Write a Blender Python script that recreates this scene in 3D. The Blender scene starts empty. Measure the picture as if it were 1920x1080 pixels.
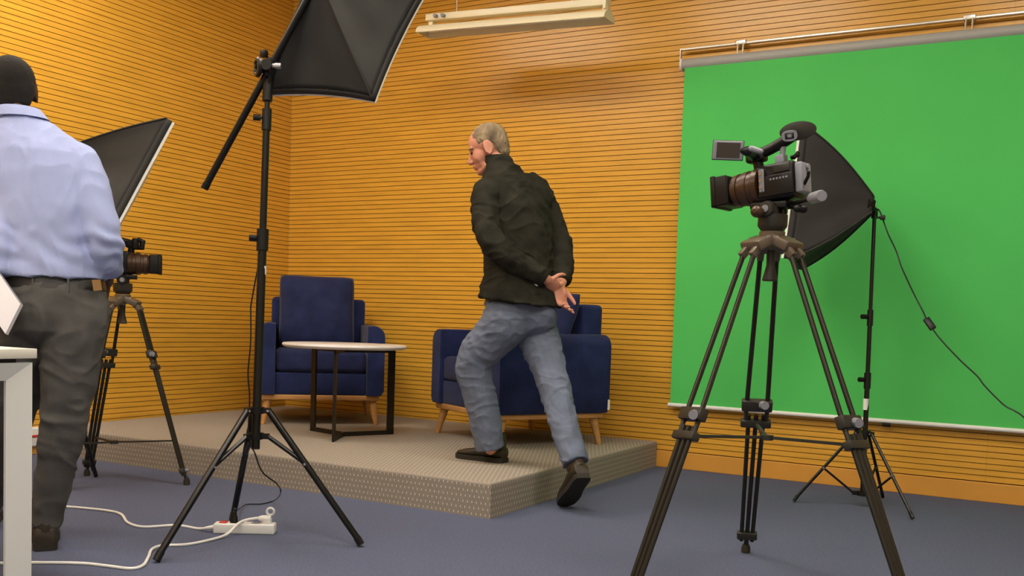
import bpy, bmesh, math, random
from mathutils import Vector, Matrix, Euler, noise
random.seed(4)
PI = math.pi
scn = bpy.context.scene
COL = scn.collection
V = Vector
# ------------------------------------------------------------------ camera
F, YP, XP = 1827.94, 710.157, 960.0
CAM = V((5.168, -5.707, 0.872))
def _basis():
    pit, rol, th = -0.0596, 0.0342, 0.5076
    c, s = math.cos(pit), math.sin(pit)
    fw = V((0, c, s)); rt = V((1, 0, 0)); up = V((0, -s, c))
    r2 = rt*math.cos(rol) + up*math.sin(rol); u2 = -rt*math.sin(rol) + up*math.cos(rol)
    d = V((math.cos(th), -math.sin(th), 0)); n = V((math.sin(th), math.cos(th), 0))
    w = lambda v: V((v.dot(d), v.dot(n), v.z))
    return w(r2), w(u2), w(fw)
RT, UP, FW = _basis()
CAM = V((1.7427*math.cos(.5076) + 7.4997*math.sin(.5076), 1.7427*math.sin(.5076) - 7.4997*math.cos(.5076), 0.872))
def ray(x, y): return RT*((x-XP)/F) - UP*((y-YP)/F) + FW
def at(x, y, D): return CAM + ray(x, y)*D              # point at depth D along a measured sight line
def onz(x, y, h=0.0):
    r = ray(x, y); return CAM + r*((h-CAM.z)/r.z)
def onback(x, y, o=0.0):
    r = ray(x, y); return CAM + r*((-o-CAM.y)/r.y)
def onleft(x, y, o=0.0):
    r = ray(x, y); return CAM + r*((o-CAM.x)/r.x)
cd = bpy.data.cameras.new('camera'); cam = bpy.data.objects.new('camera', cd); COL.objects.link(cam)
cd.sensor_width = 36; cd.lens = F/1920*36; cd.shift_y = (YP-540)/1920; cd.clip_start = .05
cam.matrix_world = Matrix(((RT.x, UP.x, -FW.x, CAM.x), (RT.y, UP.y, -FW.y, CAM.y), (RT.z, UP.z, -FW.z, CAM.z), (0, 0, 0, 1)))
scn.camera = cam
LFW = V((FW.x, FW.y, 0)).normalized()      # horizontal view direction
LRT = V((RT.x, RT.y, 0)).normalized()
Z = V((0, 0, 1))

# ------------------------------------------------------------------ materials
def srgb(r, g, b):
    f = lambda c: c/12.92 if c <= .04045 else ((c+.055)/1.055)**2.4
    return (f(r/255), f(g/255), f(b/255), 1)
def mat(name, rgb, rough=.6, metal=0, var=0.0, vs=8.0, bump=0.0, bs=60.0, sheen=0, coat=0, spec=.5, emit=None, es=0, stretch=None, rgb2=None):
    m = bpy.data.materials.new(name); m.use_nodes = True
    nt = m.node_tree; N = nt.nodes; L = nt.links; b = N['Principled BSDF']
    c = srgb(*rgb)
    b.inputs['Base Color'].default_value = c
    b.inputs['Roughness'].default_value = rough; b.inputs['Metallic'].default_value = metal
    b.inputs['Specular IOR Level'].default_value = spec
    if sheen:
        b.inputs['Sheen Weight'].default_value = sheen; b.inputs['Sheen Roughness'].default_value = .4
    if coat: b.inputs['Coat Weight'].default_value = coat; b.inputs['Coat Roughness'].default_value = .12
    if emit: b.inputs['Emission Color'].default_value = srgb(*emit); b.inputs['Emission Strength'].default_value = es
    tc = N.new('ShaderNodeTexCoord'); mp = N.new('ShaderNodeMapping'); L.new(tc.outputs['Object'], mp.inputs[0])
    if stretch: mp.inputs['Scale'].default_value = stretch
    if var or rgb2:
        n = N.new('ShaderNodeTexNoise'); n.inputs['Scale'].default_value = vs; n.inputs['Detail'].default_value = 4
        L.new(mp.outputs[0], n.inputs['Vector'])
        mx = N.new('ShaderNodeMix'); mx.data_type = 'RGBA'
        rr = N.new('ShaderNodeMapRange'); rr.inputs[1].default_value = .3; rr.inputs[2].default_value = .7
        L.new(n.outputs[0], rr.inputs[0]); L.new(rr.outputs[0], mx.inputs[0])
        if rgb2: mx.inputs[6].default_value = c; mx.inputs[7].default_value = srgb(*rgb2)
        else:
            mx.inputs[6].default_value = tuple(max(0, x*(1-var)) for x in c[:3])+(1,)
            mx.inputs[7].default_value = tuple(min(1, x*(1+var)) for x in c[:3])+(1,)
        L.new(mx.outputs[2], b.inputs['Base Color'])
    if bump:
        n2 = N.new('ShaderNodeTexNoise'); n2.inputs['Scale'].default_value = bs; n2.inputs['Detail'].default_value = 3
        L.new(mp.outputs[0], n2.inputs['Vector'])
        bp = N.new('ShaderNodeBump'); bp.inputs['Strength'].default_value = bump; bp.inputs['Distance'].default_value = .01
        L.new(n2.outputs[0], bp.inputs['Height']); L.new(bp.outputs[0], b.inputs['Normal'])
    return m
M = {}
M['wood'] = mat('orange_wood_veneer', (227, 171, 62), .27, var=.10, vs=3, stretch=(1, 1, 14), bump=.02, bs=40, spec=.5)
M['groove'] = mat('groove_backing', (74, 30, 8), .9)
M['base'] = mat('baseboard_wood', (220, 158, 64), .45, var=.06, vs=3)
M['floor'] = mat('blue_grey_carpet', (95, 101, 124), .95, var=.16, vs=120, bump=.5, bs=400, spec=.1)
M['ceil'] = mat('white_ceiling', (225, 222, 215), .9)
M['plain'] = mat('cream_paint', (205, 198, 185), .9)
M['navy'] = mat('navy_velvet', (38, 48, 90), .85, var=.28, vs=7, bump=.12, bs=240, sheen=.15, spec=.15)
M['navyc'] = mat('navy_velvet_cushion', (38, 45, 82), .85, var=.25, vs=9, bump=.15, bs=200, sheen=.15, spec=.15)
M['oak'] = mat('light_oak', (190, 140, 82), .5, var=.15, vs=6, stretch=(1, 1, 6))
M['darkmetal'] = mat('dark_bronze_metal', (48, 42, 34), .45, metal=.6)
M['marble'] = mat('white_marble', (236, 234, 234), .4, var=.0, vs=4, rgb2=(206, 200, 198))
M['black'] = mat('black_metal', (20, 19, 18), .28, metal=.35, spec=.6)
M['blackp'] = mat('black_plastic', (17, 16, 15), .4, spec=.35)
M['tripod'] = mat('anodised_tripod_tube', (52, 50, 44), .33, metal=.6)
M['tripodp'] = mat('tripod_plastic', (46, 44, 38), .45)
M['shoulder'] = mat('brown_grey_casting', (104, 92, 78), .4, metal=.2)
M['steel'] = mat('steel', (200, 200, 205), .25, metal=.9)
M['greyp'] = mat('grey_plastic', (138, 140, 150), .4)
M['reflectp'] = mat('reflection_tinted_plastic', (74, 52, 34), .35, metal=.2)  # orange-brown reflected tint on the lens barrel, put into the base colour
M['glass'] = mat('lens_glass', (8, 9, 14), .08, spec=.9)
M['screenlcd'] = mat('lcd_glass', (66, 60, 56), .15)
M['softbox'] = mat('softbox_fabric', (52, 51, 49), .75, var=.12, vs=5, bump=.1, bs=18, spec=.3)
M['softin'] = mat('white_diffuser', (235, 235, 230), .8)
M['green'] = mat('green_screen_fabric', (90, 206, 104), .85, var=.03, vs=2, spec=.15)
M['roller'] = mat('grey_roller_tube', (172, 172, 168), .5)
M['white'] = mat('white_metal', (238, 238, 234), .4)
M['alu'] = mat('aluminium', (215, 212, 200), .3, metal=.7)
M['lampw'] = mat('cream_lamp_enamel', (232, 222, 190), .35)
M['desk'] = mat('white_desk_laminate', (226, 228, 226), .4)
M['desktop'] = mat('desk_top_laminate', (226, 222, 212), .4)
M['plug'] = mat('white_plastic', (232, 232, 228), .35)
M['red'] = mat('red_switch', (190, 50, 40), .4)
M['shirt'] = mat('light_blue_shirt', (162, 173, 216), .85, var=.05, vs=10, bump=.15, bs=300, spec=.2)
M['trouser'] = mat('dark_grey_denim', (88, 87, 85), .9, var=.22, vs=9, bump=.2, bs=260, spec=.15)
M['jacket'] = mat('black_wool_jacket', (44, 43, 36), .95, var=.3, vs=14, bump=.3, bs=160, spec=.12)
M['jeans'] = mat('grey_blue_jeans', (108, 117, 136), .9, var=.16, vs=12, bump=.25, bs=260, spec=.15)
M['skinl'] = mat('fair_skin', (214, 148, 122), .55, var=.10, vs=14, bump=.05, bs=120)
M['skind'] = mat('dark_skin', (70, 44, 30), .5, var=.1, vs=12)
M['hairg'] = mat('grey_hair', (136, 118, 92), .8, var=.4, vs=22, stretch=(1, 1, .35), bump=.5, bs=90)
M['hairb'] = mat('black_hair', (24, 20, 16), .9, bump=.5, bs=220)
M['shoe'] = mat('dark_brown_leather', (48, 40, 28), .5, var=.25, vs=18)
M['sole'] = mat('dark_rubber', (40, 36, 27), .8)
M['leather'] = mat('black_leather', (38, 36, 34), .4)
M['patch'] = mat('tan_leather', (150, 112, 66), .6)
M['eye'] = mat('dark_eye', (30, 20, 15), .2)
M['paper'] = mat('white_paper', (228, 226, 234), .8)
M['lamp'] = mat('lit_diffuser', (255, 255, 255), .5, emit=(255, 244, 228), es=19)

def stage_mat():
    m = bpy.data.materials.new('dotted_stage_carpet'); m.use_nodes = True
    nt = m.node_tree; N = nt.nodes; L = nt.links; b = N['Principled BSDF']; b.inputs['Roughness'].default_value = .95
    b.inputs['Specular IOR Level'].default_value = .1
    uv = N.new('ShaderNodeUVMap'); sep = N.new('ShaderNodeSeparateXYZ'); L.new(uv.outputs[0], sep.inputs[0])
    def mt(op, a, bb=None):
        n = N.new('ShaderNodeMath'); n.operation = op
        for i, v in enumerate((a, bb)):
            if v is None: continue
            if isinstance(v, (int, float)): n.inputs[i].default_value = v
            else: L.new(v, n.inputs[i])
        return n.outputs[0]
    v = mt('DIVIDE', sep.outputs[1], .0255); row = mt('FLOOR', v); fv = mt('FRACT', v)
    u = mt('ADD', mt('DIVIDE', sep.outputs[0], .0235), mt('MULTIPLY', mt('MODULO', row, 2.0), .5)); fu = mt('FRACT', u)
    du = mt('ABSOLUTE', mt('SUBTRACT', fu, .5)); dv = mt('ABSOLUTE', mt('SUBTRACT', fv, .5))
    msk = mt('MULTIPLY', mt('LESS_THAN', du, .085), mt('LESS_THAN', dv, .19))
    n = N.new('ShaderNodeTexNoise'); n.inputs['Scale'].default_value = 260; tc = N.new('ShaderNodeTexCoord'); L.new(tc.outputs['Object'], n.inputs['Vector'])
    mx = N.new('ShaderNodeMix'); mx.data_type = 'RGBA'; mx.inputs[6].default_value = srgb(122, 115, 105); mx.inputs[7].default_value = srgb(170, 159, 147)
    L.new(n.outputs[0], mx.inputs[0])
    m2 = N.new('ShaderNodeMix'); m2.data_type = 'RGBA'; m2.inputs[7].default_value = srgb(214, 208, 192)
    L.new(msk, m2.inputs[0]); L.new(mx.outputs[2], m2.inputs[6]); L.new(m2.outputs[2], b.inputs['Base Color'])
    bp = N.new('ShaderNodeBump'); bp.inputs['Strength'].default_value = .4; bp.inputs['Distance'].default_value = .003
    L.new(n.outputs[0], bp.inputs['Height']); L.new(bp.outputs[0], b.inputs['Normal'])
    return m
M['stage'] = stage_mat()

# ------------------------------------------------------------------ mesh builder
def frame(axis, ref=None):
    a = axis.normalized(); r = ref or (Z if abs(a.z) < .95 else V((1, 0, 0)))
    s = (r - a*r.dot(a)).normalized(); return a, s, a.cross(s)
class MB:
    def __init__(s, xf=None): s.v = []; s.f = []; s.mi = []; s.xf = xf or Matrix.Identity(4); s.cur = 0; s.uv = None
    def add(s, vs, fs, xf=None):
        o = len(s.v); T = s.xf @ xf if xf is not None else s.xf
        s.v += [T @ V(p) for p in vs]; s.f += [tuple(i+o for i in f) for f in fs]; s.mi += [s.cur]*len(fs); return s
    def box(s, lo, hi, xf=None):
        x0, y0, z0 = lo; x1, y1, z1 = hi
        return s.add([(x0,y0,z0),(x1,y0,z0),(x1,y1,z0),(x0,y1,z0),(x0,y0,z1),(x1,y0,z1),(x1,y1,z1),(x0,y1,z1)],
                     [(0,3,2,1),(4,5,6,7),(0,1,5,4),(1,2,6,5),(2,3,7,6),(3,0,4,7)], xf)
    def rbox(s, lo, hi, r=.01, seg=3, xf=None):
        bm = bmesh.new(); bmesh.ops.create_cube(bm, size=1)
        c = (V(lo)+V(hi))/2; d = V(hi)-V(lo)
        for v in bm.verts: v.co = V((v.co.x*d.x, v.co.y*d.y, v.co.z*d.z)) + c
        bmesh.ops.bevel(bm, geom=bm.edges[:], offset=min(r, min(abs(t) for t in d)*.49), segments=seg, profile=.5, affect='EDGES')
        bm.verts.index_update()
        s.add([v.co.copy() for v in bm.verts], [tuple(v.index for v in f.verts) for f in bm.faces], xf); bm.free(); return s
    def bar(s, p, q, w, h, ref=None, r=0):
        p = V(p); q = V(q); a, u, t = frame(q-p, V(ref) if ref is not None else None); L = (q-p).length
        X = Matrix((( a.x, t.x, u.x, p.x), (a.y, t.y, u.y, p.y), (a.z, t.z, u.z, p.z), (0,0,0,1)))
        if r: return s.rbox((0,-w/2,-h/2), (L,w/2,h/2), r, 2, X)
        return s.box((0,-w/2,-h/2), (L,w/2,h/2), X)
    def loft(s, rings, n=20, cap=True, close=False, pw=1.0):
        # rings: (centre, half-axis A, half-axis B)
        vs = []; fs = []
        for c, A, B in rings:
            c = V(c); A = V(A); B = V(B)
            for i in range(n):
                a = 2*PI*i/n; ca, sa = math.cos(a), math.sin(a)
                if pw != 1: ca = math.copysign(abs(ca)**pw, ca); sa = math.copysign(abs(sa)**pw, sa)
                vs.append(c + A*ca + B*sa)
        m = len(rings)
        for j in range(m-1 if not close else m):
            k = (j+1) % m
            for i in range(n):
                i2 = (i+1) % n; fs.append((j*n+i, j*n+i2, k*n+i2, k*n+i))
        if cap and not close:
            fs.append(tuple(range(n-1, -1, -1))); fs.append(tuple((m-1)*n+i for i in range(n)))
        return s.add(vs, fs)
    def tube(s, pts, r, n=12, cap=True, round_=False):
        pts = [V(p) for p in pts]; R = r if isinstance(r, (list, tuple)) else [r]*len(pts)
        rings = []; ref = None
        for i, p in enumerate(pts):
            d = (pts[min(i+1, len(pts)-1)] - pts[max(i-1, 0)]).normalized()
            if ref is None: _, ref, _ = frame(d)
            ref = (ref - d*ref.dot(d)).normalized(); b = d.cross(ref)
            rings.append((p, ref*R[i], b*R[i]))
        if round_:
            d0 = (pts[0]-pts[1]).normalized(); d1 = (pts[-1]-pts[-2]).normalized()
            pre = []; post = []
            for k in (.35, .7, .95):
                q = math.sqrt(max(0, 1-k*k))
                pre.insert(0, (rings[0][0]+d0*R[0]*k, rings[0][1]*q, rings[0][2]*q))
                post.append((rings[-1][0]+d1*R[-1]*k, rings[-1][1]*q, rings[-1][2]*q))
            rings = pre+rings+post
        return s.loft(rings, n, cap)
    def ell(s, c, rx, ry, rz, n=20, m=12, xf=None):
        c = V(c); vs = [c+V((0,0,-rz))]; fs = []
        for j in range(1, m):
            t = -PI/2+PI*j/m
            for i in range(n):
                a = 2*PI*i/n; vs.append(c+V((rx*math.cos(t)*math.cos(a), ry*math.cos(t)*math.sin(a), rz*math.sin(t))))
        vs.append(c+V((0,0,rz)))
        for i in range(n): fs.append((0, 1+(i+1)%n, 1+i))
        for j in range(m-2):
            for i in range(n):
                a = 1+j*n; fs.append((a+i, a+(i+1)%n, a+n+(i+1)%n, a+n+i))
        a = 1+(m-2)*n
        for i in range(n): fs.append((a+i, a+(i+1)%n, len(vs)-1))
        return s.add(vs, fs, xf)
    def prism(s, poly, p0, u, v, w, d):   # polygon in plane (p0,u,v), extruded by w*d
        n = len(poly); p0 = V(p0); u = V(u); v = V(v); w = V(w)
        a = [p0+u*x+v*y for x, y in poly]; b = [q+w*d for q in a]
        return s.add(a+b, [tuple(range(n-1, -1, -1)), tuple(range(n, 2*n))]+[(i, (i+1)%n, n+(i+1)%n, n+i) for i in range(n)])
    def lathe(s, p, axis, prof, n=24):   # prof: (distance along axis, radius)
        p = V(p); a, u, t = frame(V(axis))
        return s.loft([(p+a*d, u*max(r, 1e-4), t*max(r, 1e-4)) for d, r in prof], n)
    def mesh(s, name, mats, inv=None, smooth=30):
        me = bpy.data.meshes.new(name)
        me.from_pydata([(inv @ p) if inv else p for p in s.v], [], s.f)
        for m in (mats if isinstance(mats, (list, tuple)) else [mats]): me.materials.append(M[m])
        me.polygons.foreach_set('material_index', s.mi)
        bm = bmesh.new(); bm.from_mesh(me); bmesh.ops.recalc_face_normals(bm, faces=bm.faces[:])
        for f in bm.faces: f.smooth = smooth > 0
        if smooth:
            ang = math.radians(smooth)
            for e in bm.edges:
                if len(e.link_faces) == 2 and e.calc_face_angle(0) > ang: e.smooth = False
        bm.to_mesh(me); bm.free(); me.update(); return me
    def build(s, name, mats, parent=None, smooth=30, label=None):
        inv = WM[parent.name].inverted() if parent else None
        o = bpy.data.objects.new(name, s.mesh(name, mats, inv, smooth)); COL.objects.link(o)
        if parent: o.parent = parent
        WM[o.name] = WM[parent.name] if parent else Matrix.Identity(4)
        if label: o['label'] = label
        return o
WM = {}
def tag(o, label, cat, group=None):
    o['label'] = label; o['category'] = cat
    if group: o['group'] = group
    return o
def thing(name, label, cat, loc=(0,0,0), rz=0, group=None):
    o = bpy.data.objects.new(name, None); COL.objects.link(o); o.empty_display_size = .1
    o.location = loc; o.rotation_euler = (0, 0, rz)
    WM[o.name] = Matrix.Translation(V(loc)) @ Matrix.Rotation(rz, 4, 'Z')
    return tag(o, label, cat, group)
def struct(name, mb, mats, smooth=0):
    o = mb.build(name, mats, None, smooth); o['kind'] = 'structure'; return o
def rebase(o, base):          # put a one-mesh thing's origin at its base
    base = V(base); o.data.transform(Matrix.Translation(-base)); o.location = base; WM[o.name] = Matrix.Translation(base); return o
def spline(pts, k=6):
    P = [V(p) for p in pts]; out = []
    for i in range(len(P)-1):
        a = P[max(i-1, 0)]; b = P[i]; c = P[i+1]; d = P[min(i+2, len(P)-1)]
        for j in range(k):
            t = j/k; out.append(.5*((2*b)+(c-a)*t+(2*a-5*b+4*c-d)*t*t+(3*b-a-3*c+d)*t**3))
    out.append(P[-1]); return out
def fuse(mb, name, m, parent, voxel=.006, smooth=4, fold=0.0, fs=9.0, fsz=(1, 1, 1), extra=None, label=None):
    # merges overlapping closed volumes into one continuous skin
    me = mb.mesh(name+'_raw', m, None, 0)
    t = bpy.data.objects.new('raw', me); COL.objects.link(t)
    r = t.modifiers.new('r', 'REMESH'); r.mode = 'VOXEL'; r.voxel_size = voxel
    if smooth:
        sm = t.modifiers.new('s', 'SMOOTH'); sm.factor = .5; sm.iterations = smooth
    dg = bpy.context.evaluated_depsgraph_get(); dg.update()
    me2 = bpy.data.meshes.new_from_object(t.evaluated_get(dg))
    bpy.data.objects.remove(t); bpy.data.meshes.remove(me)
    if fold or extra:
        nr = [v.normal.copy() for v in me2.vertices]
        for i, v in enumerate(me2.vertices):
            p = v.co; d = 0
            if fold:
                q = V((p.x*fs*fsz[0], p.y*fs*fsz[1], p.z*fs*fsz[2]))
                q += noise.noise_vector(q*.6)*.8
                a = 1-abs(noise.noise(q))*2.2; d = fold*(a*abs(a)) + fold*.6*noise.noise(q*2.3)
            if extra: d += extra(p, nr[i])
            v.co = p + nr[i]*d
    inv = WM[parent.name].inverted(); me2.transform(inv)
    me2.materials.clear(); me2.materials.append(M[m])
    me2.polygons.foreach_set('use_smooth', [True]*len(me2.polygons)); me2.update()
    o = bpy.data.objects.new(name, me2); me2.name = name; COL.objects.link(o); o.parent = parent
    WM[o.name] = WM[parent.name]
    if label: o['label'] = label
    return o
#PART2
# ================================================================== setting
H = 3.5; XR = 7.4; YF = -8.6
def planks(mb, axis, length, joints, outward):
    # tongue-and-groove acoustic planks: 28 mm face, 4 mm groove, 12 mm deep
    z = .107; js = [0]+[j for j in joints if j < length]+[length]
    while z+.028 < H:
        for a, b in zip(js[:-1], js[1:]):
            a2, b2 = a+.00025, b-.00025
            if axis == 'x': mb.box((a2, 0, z), (b2, .013, z+.028))
            else: mb.box((-.013, -b2, z), (0, -a2, z+.028))
        z += .032
    return mb
mb = MB(); planks(mb, 'x', XR, (2.442, 4.882), 1); mb.cur = 1; mb.box((-.02, .012, 0), (XR, .05, H)); struct('wall_back', mb, ['wood', 'groove'])
mb = MB(); planks(mb, 'y', -YF, (2.44, 4.88, 7.32), 1); mb.cur = 1; mb.box((-.05, YF, 0), (-.012, .05, H)); struct('wall_left', mb, ['wood', 'groove'])
struct('wall_right', MB().box((XR, YF, 0), (XR+.05, .05, H)), 'plain')
struct('wall_front', MB().box((-.05, YF-.05, 0), (XR+.05, YF, H)), 'plain')
struct('floor', MB().box((-.05, YF-.05, -.05), (XR+.05, .05, 0)), 'floor')
struct('ceiling', MB().box((-.05, YF-.05, H), (XR+.05, .05, H+.05)), 'ceil')
mb = MB().rbox((0, -.012, 0), (XR, .006, .102), .003, 2); o = struct('baseboard_back', mb, 'base')
struct('baseboard_left', MB().rbox((-.006, YF, 0), (.012, -.013, .102), .003, 2), 'base')

# ceiling lights the room is lit by
for i, (x, y) in enumerate([(.95, -2.6), (3.0, -2.4), (5.2, -2.6), (.95, -4.8), (3.0, -4.8), (5.2, -4.8), (2.9, -7.2), (5.4, -7.2)]):
    t = thing('ceiling_light', 'rectangular flush ceiling light panel with a lit white diffuser', 'ceiling light', (x, y, H), 0, 'ceiling light panels')
    a, b = .6, .3
    MB().box((x-a-.02, y-b-.02, H-.025), (x+a+.02, y-b, H)).box((x-a-.02, y+b, H-.025), (x+a+.02, y+b+.02, H)).box((x-a-.02, y-b, H-.025), (x-a, y+b, H)).box((x+a, y-b, H-.025), (x+a+.02, y+b, H)).build('frame', 'white', t, 0)
    MB().box((x-a, y-b, H-.018), (x+a, y+b, H-.004)).build('diffuser', 'lamp', t, 0)

# stage platform
PX, PY, PZ = 3.045, -2.045, .157
def stage():
    t_me = bpy.data.meshes.new('stage_platform'); bm = bmesh.new(); uvl = bm.loops.layers.uv.new('UVMap')
    x0, y1 = .02, -.015; r = .012
    def quad(pts, uvs):
        f = bm.faces.new([bm.verts.new(p) for p in pts])
        for l, u in zip(f.loops, uvs): l[uvl].uv = u
    def strip(A, B, us, prof):     # profile (offset out, z, v)
        for (o0, z0, v0), (o1, z1, v1) in zip(prof[:-1], prof[1:]):
            quad([A(o0, z0), B(o0, z0), B(o1, z1), A(o1, z1)], [(us[0], v0), (us[1], v0), (us[1], v1), (us[0], v1)])
    prof = [(0, 0, 0)]+[(-r*(1-math.cos(a)), PZ-r+r*math.sin(a), PZ-r+r*a) for a in (0, PI/8, PI/4, 3*PI/8, PI/2)]
    strip(lambda o, z: (x0, PY-o, z), lambda o, z: (PX+o, PY-o, z), (x0, PX), prof)
    strip(lambda o, z: (PX+o, PY-o, z), lambda o, z: (PX+o, y1, z), (5, 5+y1-PY), prof)
    quad([(x0, PY+r, PZ), (PX-r, PY+r, PZ), (PX-r, y1, PZ), (x0, y1, PZ)], [(x0, 1), (PX, 1), (PX, 1+y1-PY), (x0, 1+y1-PY)])
    quad([(x0, PY, 0), (x0, y1, 0), (x0, y1, PZ), (x0, PY+r, PZ)], [(0, 0)]*4); quad([(x0, y1, 0), (PX, y1, 0), (PX-r, y1, PZ), (x0, y1, PZ)], [(0, 0)]*4)
    quad([(x0, PY, 0), (PX, PY, 0), (PX, y1, 0), (x0, y1, 0)][::-1], [(0, 0)]*4)
    bmesh.ops.remove_doubles(bm, verts=bm.verts[:], dist=1e-5); bmesh.ops.recalc_face_normals(bm, faces=bm.faces[:])
    bm.to_mesh(t_me); bm.free(); t_me.materials.append(M['stage'])
    o = bpy.data.objects.new('stage_platform', t_me); COL.objects.link(o)
    return tag(o, 'low carpeted stage platform in grey-beige carpet with white dashes, in the room corner', 'stage')
st = stage()

# ================================================================== armchairs and table
def make_chair(c, f, label, tagside, D=.355, W=.405, ins=0.0):
    f = V((f[0], f[1], 0)).normalized(); rz = math.atan2(f.y, f.x)
    t = thing('armchair', label, 'armchair', (c[0], c[1], PZ), rz, 'navy velvet armchairs on the stage')
    X = WM[t.name]
    mb = MB(X)
    mb.rbox((-D+.02, -W+.03, .158), (-D+.07, W-.03, .192), .006).rbox((D-.07, -W+.03, .158), (D-.02, W-.03, .192), .006)
    mb.rbox((-D+.05, -W+.03, .158), (D-.05, -W+.08, .192), .006).rbox((-D+.05, W-.08, .158), (D-.05, W-.03, .192), .006)
    mb.build('wooden_base', 'oak', t)
    for sx in (-1, 1):
        for sy in (-1, 1):
            MB(X).tube([(sx*(D-.065), sy*(W-.075), .17), (sx*(D-.055), sy*(W-.065), .12), (sx*(D-.03), sy*(W-.045), 0)], [.026, .024, .014], 16).build('leg', 'oak', t)
    for sy in (-1, 1):
        a, b = (W-.115, W) if sy > 0 else (-W, -W+.115)
        # arm: rounded upper outer edge, straight inner edge
        pr = []
        yo, yi = sy*W, sy*(W-.115); R = .075
        pr += [(yi, .19), (yi, .645)]
        for k in range(9):
            an = PI/2*k/8; pr.append((yo-sy*R+sy*R*math.sin(an), .65-R+R*math.cos(an)))
        pr += [(yo, .22), (yo-sy*.02, .19)]
        m = MB(X); n = 7
        xs = [(-D, .985), (-D+.012, 1), (D-.03, 1), (D-.008, .985), (D, .95)]
        vs = []; fs = []; cy = (yo+yi)/2
        for x, k in xs:
            for y, z in pr: vs.append((x, cy+(y-cy)*k, .42+(z-.42)*(1-(1-k)*.5)))
        L = len(pr)
        for j in range(len(xs)-1):
            for i in range(L): fs.append((j*L+i, j*L+(i+1)%L, (j+1)*L+(i+1)%L, (j+1)*L+i))
        fs.append(tuple(range(L))); fs.append(tuple((len(xs)-1)*L+i for i in range(L)))
        m.add(vs, fs); m.build('armrest', 'navy', t, 40)
    MB(X).rbox((-D+.002, -W+.085, .19), (-D+.15, W-.085, .825), .03, 4).build('backrest', 'navy', t)
    MB(X).rbox((-D+.12, -W+.112, .19), (D-.025, W-.112, .335), .012, 3).build('seat_frame', 'navy', t)
    m = MB(X).rbox((-D+.13, -W+.12, .337), (D-.012, W-.12, .485), .035, 5)
    m.build('seat_cushion', 'navyc', t, 50)
    MB(X).box((-D-.003, tagside*(W-.001), .21), (-D+.012, tagside*(W+.0025), .27)).build('label_tag', 'softin', t, 0, label='small white sewn tag')
    return t, X
chL, XL = make_chair((.815, -.575), (.68, -.733), 'navy velvet armchair in the stage corner behind the round table, holding a big square cushion', 1)
chR, XRm = make_chair((2.335, -.535), (-.50, -.866), 'navy velvet armchair turned sideways behind the walking man, nearer the green screen', 1, .375, .425)
def cushion(name, X, size, T, label, group=None, seed=0):
    n = 26; vs = []; fs = []
    for sgn in (1, -1):
        for i in range(n+1):
            for j in range(n+1):
                u = -1+2*i/n; v = -1+2*j/n
                e = max(0, 1-abs(u)**3)**.55*max(0, 1-abs(v)**3)**.55
                pull = .03
                x = u*size/2*(1-pull*(1-v*v)-.05*v**6); y = v*size/2*(1-pull*(1-u*u)-.05*u**6)
                w = noise.noise(V((u*3+seed, v*3, 1)))*.010 + .011*math.sin(abs(v)*15+u*5+noise.noise(V((u*2, v*4, seed)))*4)*max(0, abs(u)-.45)
                vs.append((x, y, sgn*(T*e+w*e)))
    N = (n+1)**2
    for s in (0, 1):
        for i in range(n):
            for j in range(n):
                a = s*N+i*(n+1)+j; q = (a, a+1, a+n+2, a+n+1); fs.append(q if s else q[::-1])
    m = MB(X).add(vs, fs)
    me = m.mesh(name, 'navyc', None, 80); bm = bmesh.new(); bm.from_mesh(me); bmesh.ops.remove_doubles(bm, verts=bm.verts[:], dist=2e-4)
    for f in bm.faces: f.smooth = True
    for e in bm.edges: e.smooth = True
    bmesh.ops.recalc_face_normals(bm, faces=bm.faces[:]); bm.to_mesh(me); bm.free()
    o = bpy.data.objects.new(name, me); COL.objects.link(o); WM[o.name] = Matrix.Identity(4)
    lo = min((v.co.z for v in me.vertices)); c = sum((v.co for v in me.vertices), V())/len(me.vertices)
    rebase(o, (c.x, c.y, lo)); return tag(o, label, 'cushion', group)
# stands on the seat, leaning back on the backrest
Rl = Matrix.Rotation(math.radians(90), 4, 'X')
def lean(Xc, y, x, z, tilt, turn=0):
    return Xc @ Matrix.Translation((x, y, z)) @ Matrix.Rotation(turn, 4, 'Z') @ Matrix.Rotation(tilt, 4, 'Y') @ Matrix.Rotation(PI/2, 4, 'Y')
cushion('cushion', lean(XL, -.02, -.045, .728, math.radians(-12)), .51, .085, 'big square navy cushion propped upright in the armchair behind the round table')
cushion('cushion', lean(XRm, .16, -.085, .685, math.radians(-22), .1), .44, .08, 'navy cushion on the sideways armchair, mostly hidden behind the walking man', None, 5)

def coffee_table():
    c = onz(650, 812, PZ); c = V((1.53, -1.19, PZ))
    t = thing('coffee_table', 'round coffee table with white marble top and dark metal three-legged frame on the stage', 'table', c)
    R = .362; zt = PZ+.545
    MB().lathe((c.x, c.y, zt-.024), Z, [(0, 0), (0, R-.02), (.006, R-.006), (.014, R), (.021, R-.002), (.024, R-.006), (.024, 0)], 64).build('table_top', 'marble', t, 50)
    feet = [onz(581, 807, PZ), onz(624, 829, PZ), onz(739, 814, PZ)]
    for i, p in enumerate(feet):
        d = V((p.x-c.x, p.y-c.y, 0)); L = min(d.length, .33); d.normalize(); e = c+d*L
        m = MB()
        m.bar(c+Z*.013, e+d*.0+Z*.013, .012, .026).bar(c+Z*.508, e+Z*.508, .012, .026)
        m.bar(e-d*.022+Z*.0, e-d*.022+Z*.521, .044, .012, ref=Z.cross(d))
        m.build('frame_leg', 'darkmetal', t, 0)
coffee_table()

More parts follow.
